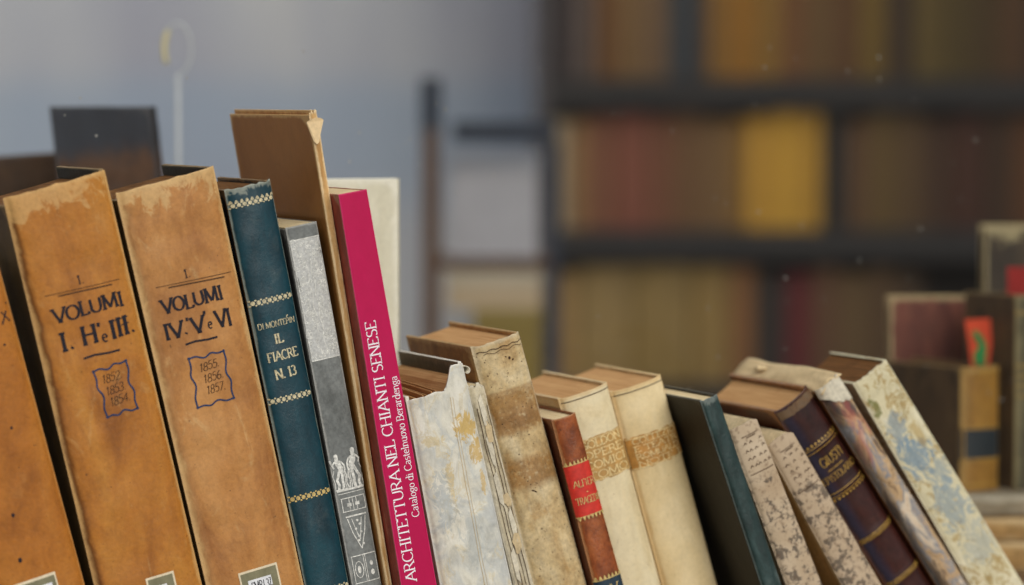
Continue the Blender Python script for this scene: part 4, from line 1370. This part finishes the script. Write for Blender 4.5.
BK = {}
def bmat(rgb):
    if rgb not in BK:
        BK[rgb] = plain('back_book_%d_%d_%d' % rgb, C(*rgb), .6, .25, .12, 25)
    return BK[rgb]
page_far = plain('far_page_edges', C(150, 126, 90), .8, .1, .1, 60)
def small_book(name, x, y, z, t, h, dep, rgb, label, group):
    """rounded-spine book in one mesh: boards, spine and pages"""
    bm = bmesh.new()
    prof = [(-t / 2, dep), (-t / 2, 0)] + [(-t / 2 * math.cos(math.pi * i / 8), -.008 * math.sin(math.pi * i / 8)) for i in range(1, 8)] + [(t / 2, 0), (t / 2, dep)]
    inn = [(t / 2 - .003, dep), (t / 2 - .003, .004), (-t / 2 + .003, .004), (-t / 2 + .003, dep)]
    ring = prof + inn
    lo = [bm.verts.new((p[0], p[1], 0)) for p in ring]; hi = [bm.verts.new((p[0], p[1], h)) for p in ring]
    n = len(ring)
    for i in range(n):
        j = (i + 1) % n
        bm.faces.new((lo[i], lo[j], hi[j], hi[i]))
    bm.faces.new(hi); bm.faces.new(lo[::-1])
    add_box(bm, -t / 2 + .003, t / 2 - .003, .004, dep - .004, .004, h - .004, 1)
    for (bz) in (.25, .72):
        for i in range(9):
            pass
    o = bm_obj(name, bm, [bmat(rgb), page_far])
    o.location = (x, y, z + .0008)
    tag(o, label, 'book', group)
    return o
ORD = ['first', 'second', 'third', 'fourth', 'fifth', 'sixth', 'seventh', 'eighth', 'ninth', 'tenth', 'eleventh', 'twelfth', 'thirteenth', 'fourteenth', 'fifteenth',
       'sixteenth', 'seventeenth', 'eighteenth', 'nineteenth', 'twentieth', 'twenty-first', 'twenty-second', 'twenty-third', 'twenty-fourth', 'twenty-fifth', 'twenty-sixth']
def row(zs, spec, where):
    x = .07
    for i, (cname, rgb, t, h) in enumerate(spec):
        small_book('shelved_book', x + t / 2, 6.255, zs, t - .0015, h, .17, rgb, '%s book, %s from the left on the %s shelf of the blurred bookcase' % (cname, ORD[i], where), 'books on the %s shelf of the bookcase' % where)
        x += t + .0005
row(SH[0], [('dark grey', (66, 58, 58), .045, .26), ('grey-brown', (84, 70, 62), .04, .27), ('brown', (98, 66, 34), .04, .25), ('tan-brown', (108, 82, 50), .045, .28), ('drab brown', (100, 78, 56), .045, .27),
            ('blue-grey', (50, 54, 58), .05, .28), ('grey-brown', (70, 60, 56), .02, .27), ('ochre-brown', (122, 88, 40), .04, .27), ('orange-brown', (134, 92, 30), .05, .26), ('golden brown', (124, 92, 40), .045, .28),
            ('brown', (104, 70, 40), .045, .28), ('drab brown', (96, 72, 42), .05, .27), ('brown', (90, 62, 36), .045, .26), ('olive-ochre', (102, 80, 34), .05, .28), ('dark brown', (60, 46, 32), .05, .27),
            ('olive', (88, 72, 36), .055, .28), ('dark olive', (76, 62, 32), .05, .26), ('dark brown', (70, 54, 30), .05, .27), ('brown', (80, 56, 34), .05, .28), ('dark brown', (58, 42, 28), .06, .28),
            ('brown', (80, 56, 34), .06, .28)], 'upper')
row(SH[1], [('pale tan', (150, 134, 110), .035, .20), ('tan', (128, 96, 62), .035, .20), ('red-brown', (110, 70, 50), .05, .205), ('red-brown', (112, 66, 50), .06, .21), ('brick brown', (106, 68, 48), .045, .205),
            ('brown', (100, 72, 46), .05, .21), ('drab brown', (106, 80, 50), .05, .20), ('tan', (124, 92, 46), .03, .20), ('ochre yellow', (170, 128, 48), .05, .205), ('bright ochre', (178, 136, 50), .05, .217),
            ('ochre yellow', (166, 126, 48), .04, .215), ('black', (36, 34, 32), .045, .215), ('brown', (90, 66, 44), .04, .20), ('olive-brown', (92, 72, 40), .05, .215), ('drab brown', (84, 64, 40), .05, .21),
            ('dark brown', (66, 46, 32), .05, .20), ('dark red-brown', (64, 38, 26), .06, .21), ('dark brown', (60, 42, 28), .05, .215), ('brown', (84, 54, 30), .05, .21), ('dark brown', (64, 46, 30), .05, .20)], 'middle')
row(SH[2], [('tan', (140, 112, 70), .05, .20), ('olive-tan', (126, 104, 64), .10, .212), ('olive-brown', (122, 100, 58), .11, .214), ('olive-brown', (124, 100, 56), .07, .212), ('brown', (116, 80, 48), .045, .21), ('black', (44, 38, 34), .055, .20), ('dark red', (84, 32, 32), .05, .20), ('brown', (88, 62, 42), .05, .21),
            ('drab brown', (90, 70, 44), .05, .20), ('brown', (80, 60, 38), .05, .21), ('dark brown', (64, 48, 32), .05, .20)], 'lower')

# ------------------------------------------------------------------ rack and pale boxes made up for a building reflected in the glass
rack = bpy.data.objects.new('reflection_rack', None); COL.objects.link(rack); rack.location = (-.110, 4.60, -.9)
tag(rack, 'made-up dark rack, post and crossbar for a reflection left of the bookcase', 'rack')
blk = plain('blue_black_metal', C(40, 46, 58), .5, .3, .1, 30)
brn = plain('brown_post_wood', C(92, 70, 56), .6, .2, .1, 30)
def rpart(name, x0, x1, y0, y1, z0, z1, m):
    bm = bmesh.new(); add_box(bm, x0, x1, y0, y1, z0, z1)
    o = bm_obj(name, bm, m, rack); bv = o.modifiers.new('bevel', 'BEVEL'); bv.width = .003; bv.segments = 2
    return o
rpart('post', -.012, .012, 0, .03, 0, .9 + .375, brn)
rpart('post_cap', -.014, .014, -.003, .033, .9 + .375, .9 + .445, blk)
rpart('post', .160, .176, .03, .05, 0, .9 + .358, blk)
rpart('crossbar', .030, .17, -.002, .026, .9 + .358, .9 + .386, blk)
rpart('rail', .012, .160, .02, .20, .9 + .185, .9 + .200, brn)
rpart('rail', .012, .160, .02, .20, .9 - .06, .9 - .045, brn)
def carton(label, x0, x1, y0, y1, z0, z1, rgb, rgb2):
    e = bpy.data.objects.new('reflection_box', None); COL.objects.link(e); e.location = ((x0 + x1) / 2, y0, z0)
    tag(e, label, 'box', 'pale boxes standing in for a reflection')
    w_ = (x1 - x0) / 2
    bm = bmesh.new(); add_box(bm, -w_, w_, 0, y1 - y0, 0, z1 - z0 - .02); bm_obj('body', bm, plain('box_%d' % rgb[0], C(*rgb), .85, .1, .05, 20), e)
    bm = bmesh.new(); add_box(bm, -w_ - .002, w_ + .002, -.002, y1 - y0 + .002, z1 - z0 - .02, z1 - z0); bm_obj('lid', bm, plain('lid_%d' % rgb2[0], C(*rgb2), .85, .1, .05, 20), e)
carton('pale grey box standing in for a reflected patch, above the beige box', -.085, .035, 4.64, 4.80, .2005, .340, (164, 162, 166), (154, 156, 164))
carton('warm beige box standing in for a reflected patch, between the grey and the olive box', -.088, .040, 4.63, 4.80, .1305, .183, (176, 156, 128), (180, 168, 148))
carton('olive box standing in for a reflected patch, lowest of the three boxes', -.052, .040, 4.63, 4.80, -.0445, .130, (128, 110, 62), (134, 116, 68))

# ------------------------------------------------------------------ light
world = bpy.data.worlds.new('overcast_sky')
scene.world = world
world.use_nodes = True
wt = world.node_tree
bg = wt.nodes['Background']
tc = wt.nodes.new('ShaderNodeTexCoord'); sep = wt.nodes.new('ShaderNodeSeparateXYZ'); rmp = wt.nodes.new('ShaderNodeValToRGB')
wt.links.new(tc.outputs['Generated'], sep.inputs[0])
mr_ = wt.nodes.new('ShaderNodeMapRange'); mr_.inputs['From Min'].default_value = -1
wt.links.new(sep.outputs['Z'], mr_.inputs['Value']); wt.links.new(mr_.outputs[0], rmp.inputs['Fac'])
rmp.color_ramp.elements[0].position = 0.35; rmp.color_ramp.elements[0].color = (0.16, 0.145, 0.13, 1)
rmp.color_ramp.elements[1].position = 0.8; rmp.color_ramp.elements[1].color = (0.90, 0.93, 0.96, 1)
e = rmp.color_ramp.elements.new(0.52); e.color = (0.44, 0.43, 0.42, 1)
wt.links.new(rmp.outputs['Color'], bg.inputs['Color'])
bg.inputs['Strength'].default_value = 0.74

def lamp(name, typ, loc, target, energy, color=(1, 1, 1), size=1.0, size_y=None, angle=None):
    l = bpy.data.lights.new(name, typ)
    l.energy = energy
    l.color = color
    if typ == 'AREA':
        l.size = size
        if size_y:
            l.shape = 'RECTANGLE'; l.size_y = size_y
    if typ == 'SUN' and angle:
        l.angle = angle
    if typ == 'POINT':
        l.shadow_soft_size = size
    o = bpy.data.objects.new(name, l)
    COL.objects.link(o)
    o.location = loc
    o.rotation_euler = (Vector(target) - Vector(loc)).to_track_quat('-Z', 'Y').to_euler()
    return o
lamp('street_daylight', 'SUN', (2.2, -1.6, 2.6), (0.1, 2.5, 0.2), 2.3, (1.0, 0.97, 0.92), angle=math.radians(50))
lamp('bookcase_fill', 'AREA', (0.6, 5.1, 2.2), (0.5, 6.2, 0.2), 8.2, (1.0, 0.84, 0.55), 1.0)  # unseen warm area light, added to brighten the bookcase
lamp('left_wall_fill', 'AREA', (-1.2, 5.2, 2.2), (-0.6, 6.7, 0.3), 46, (0.97, 0.98, 1.0), 1.2)  # unseen area light, added to make the left back wall bright

# ------------------------------------------------------------------ camera
cam = bpy.data.cameras.new('camera')
cam.sensor_width = 36.0
cam.lens = 3400.0 / 1024.0 * 36.0
cam.dof.use_dof = True
cam.dof.focus_distance = 2.515
cam.dof.aperture_fstop = (cam.lens / 1000.0) / 0.040
cam.dof.aperture_blades = 0
co = bpy.data.objects.new('camera', cam)
COL.objects.link(co)
co.location = (0, 0, 0.415)
co.rotation_euler = (math.pi / 2 - 0.05655727, 0, 0)
scene.camera = co

scene.view_settings.view_transform = 'Standard'
scene.view_settings.look = 'None'
scene.view_settings.exposure = 0.0
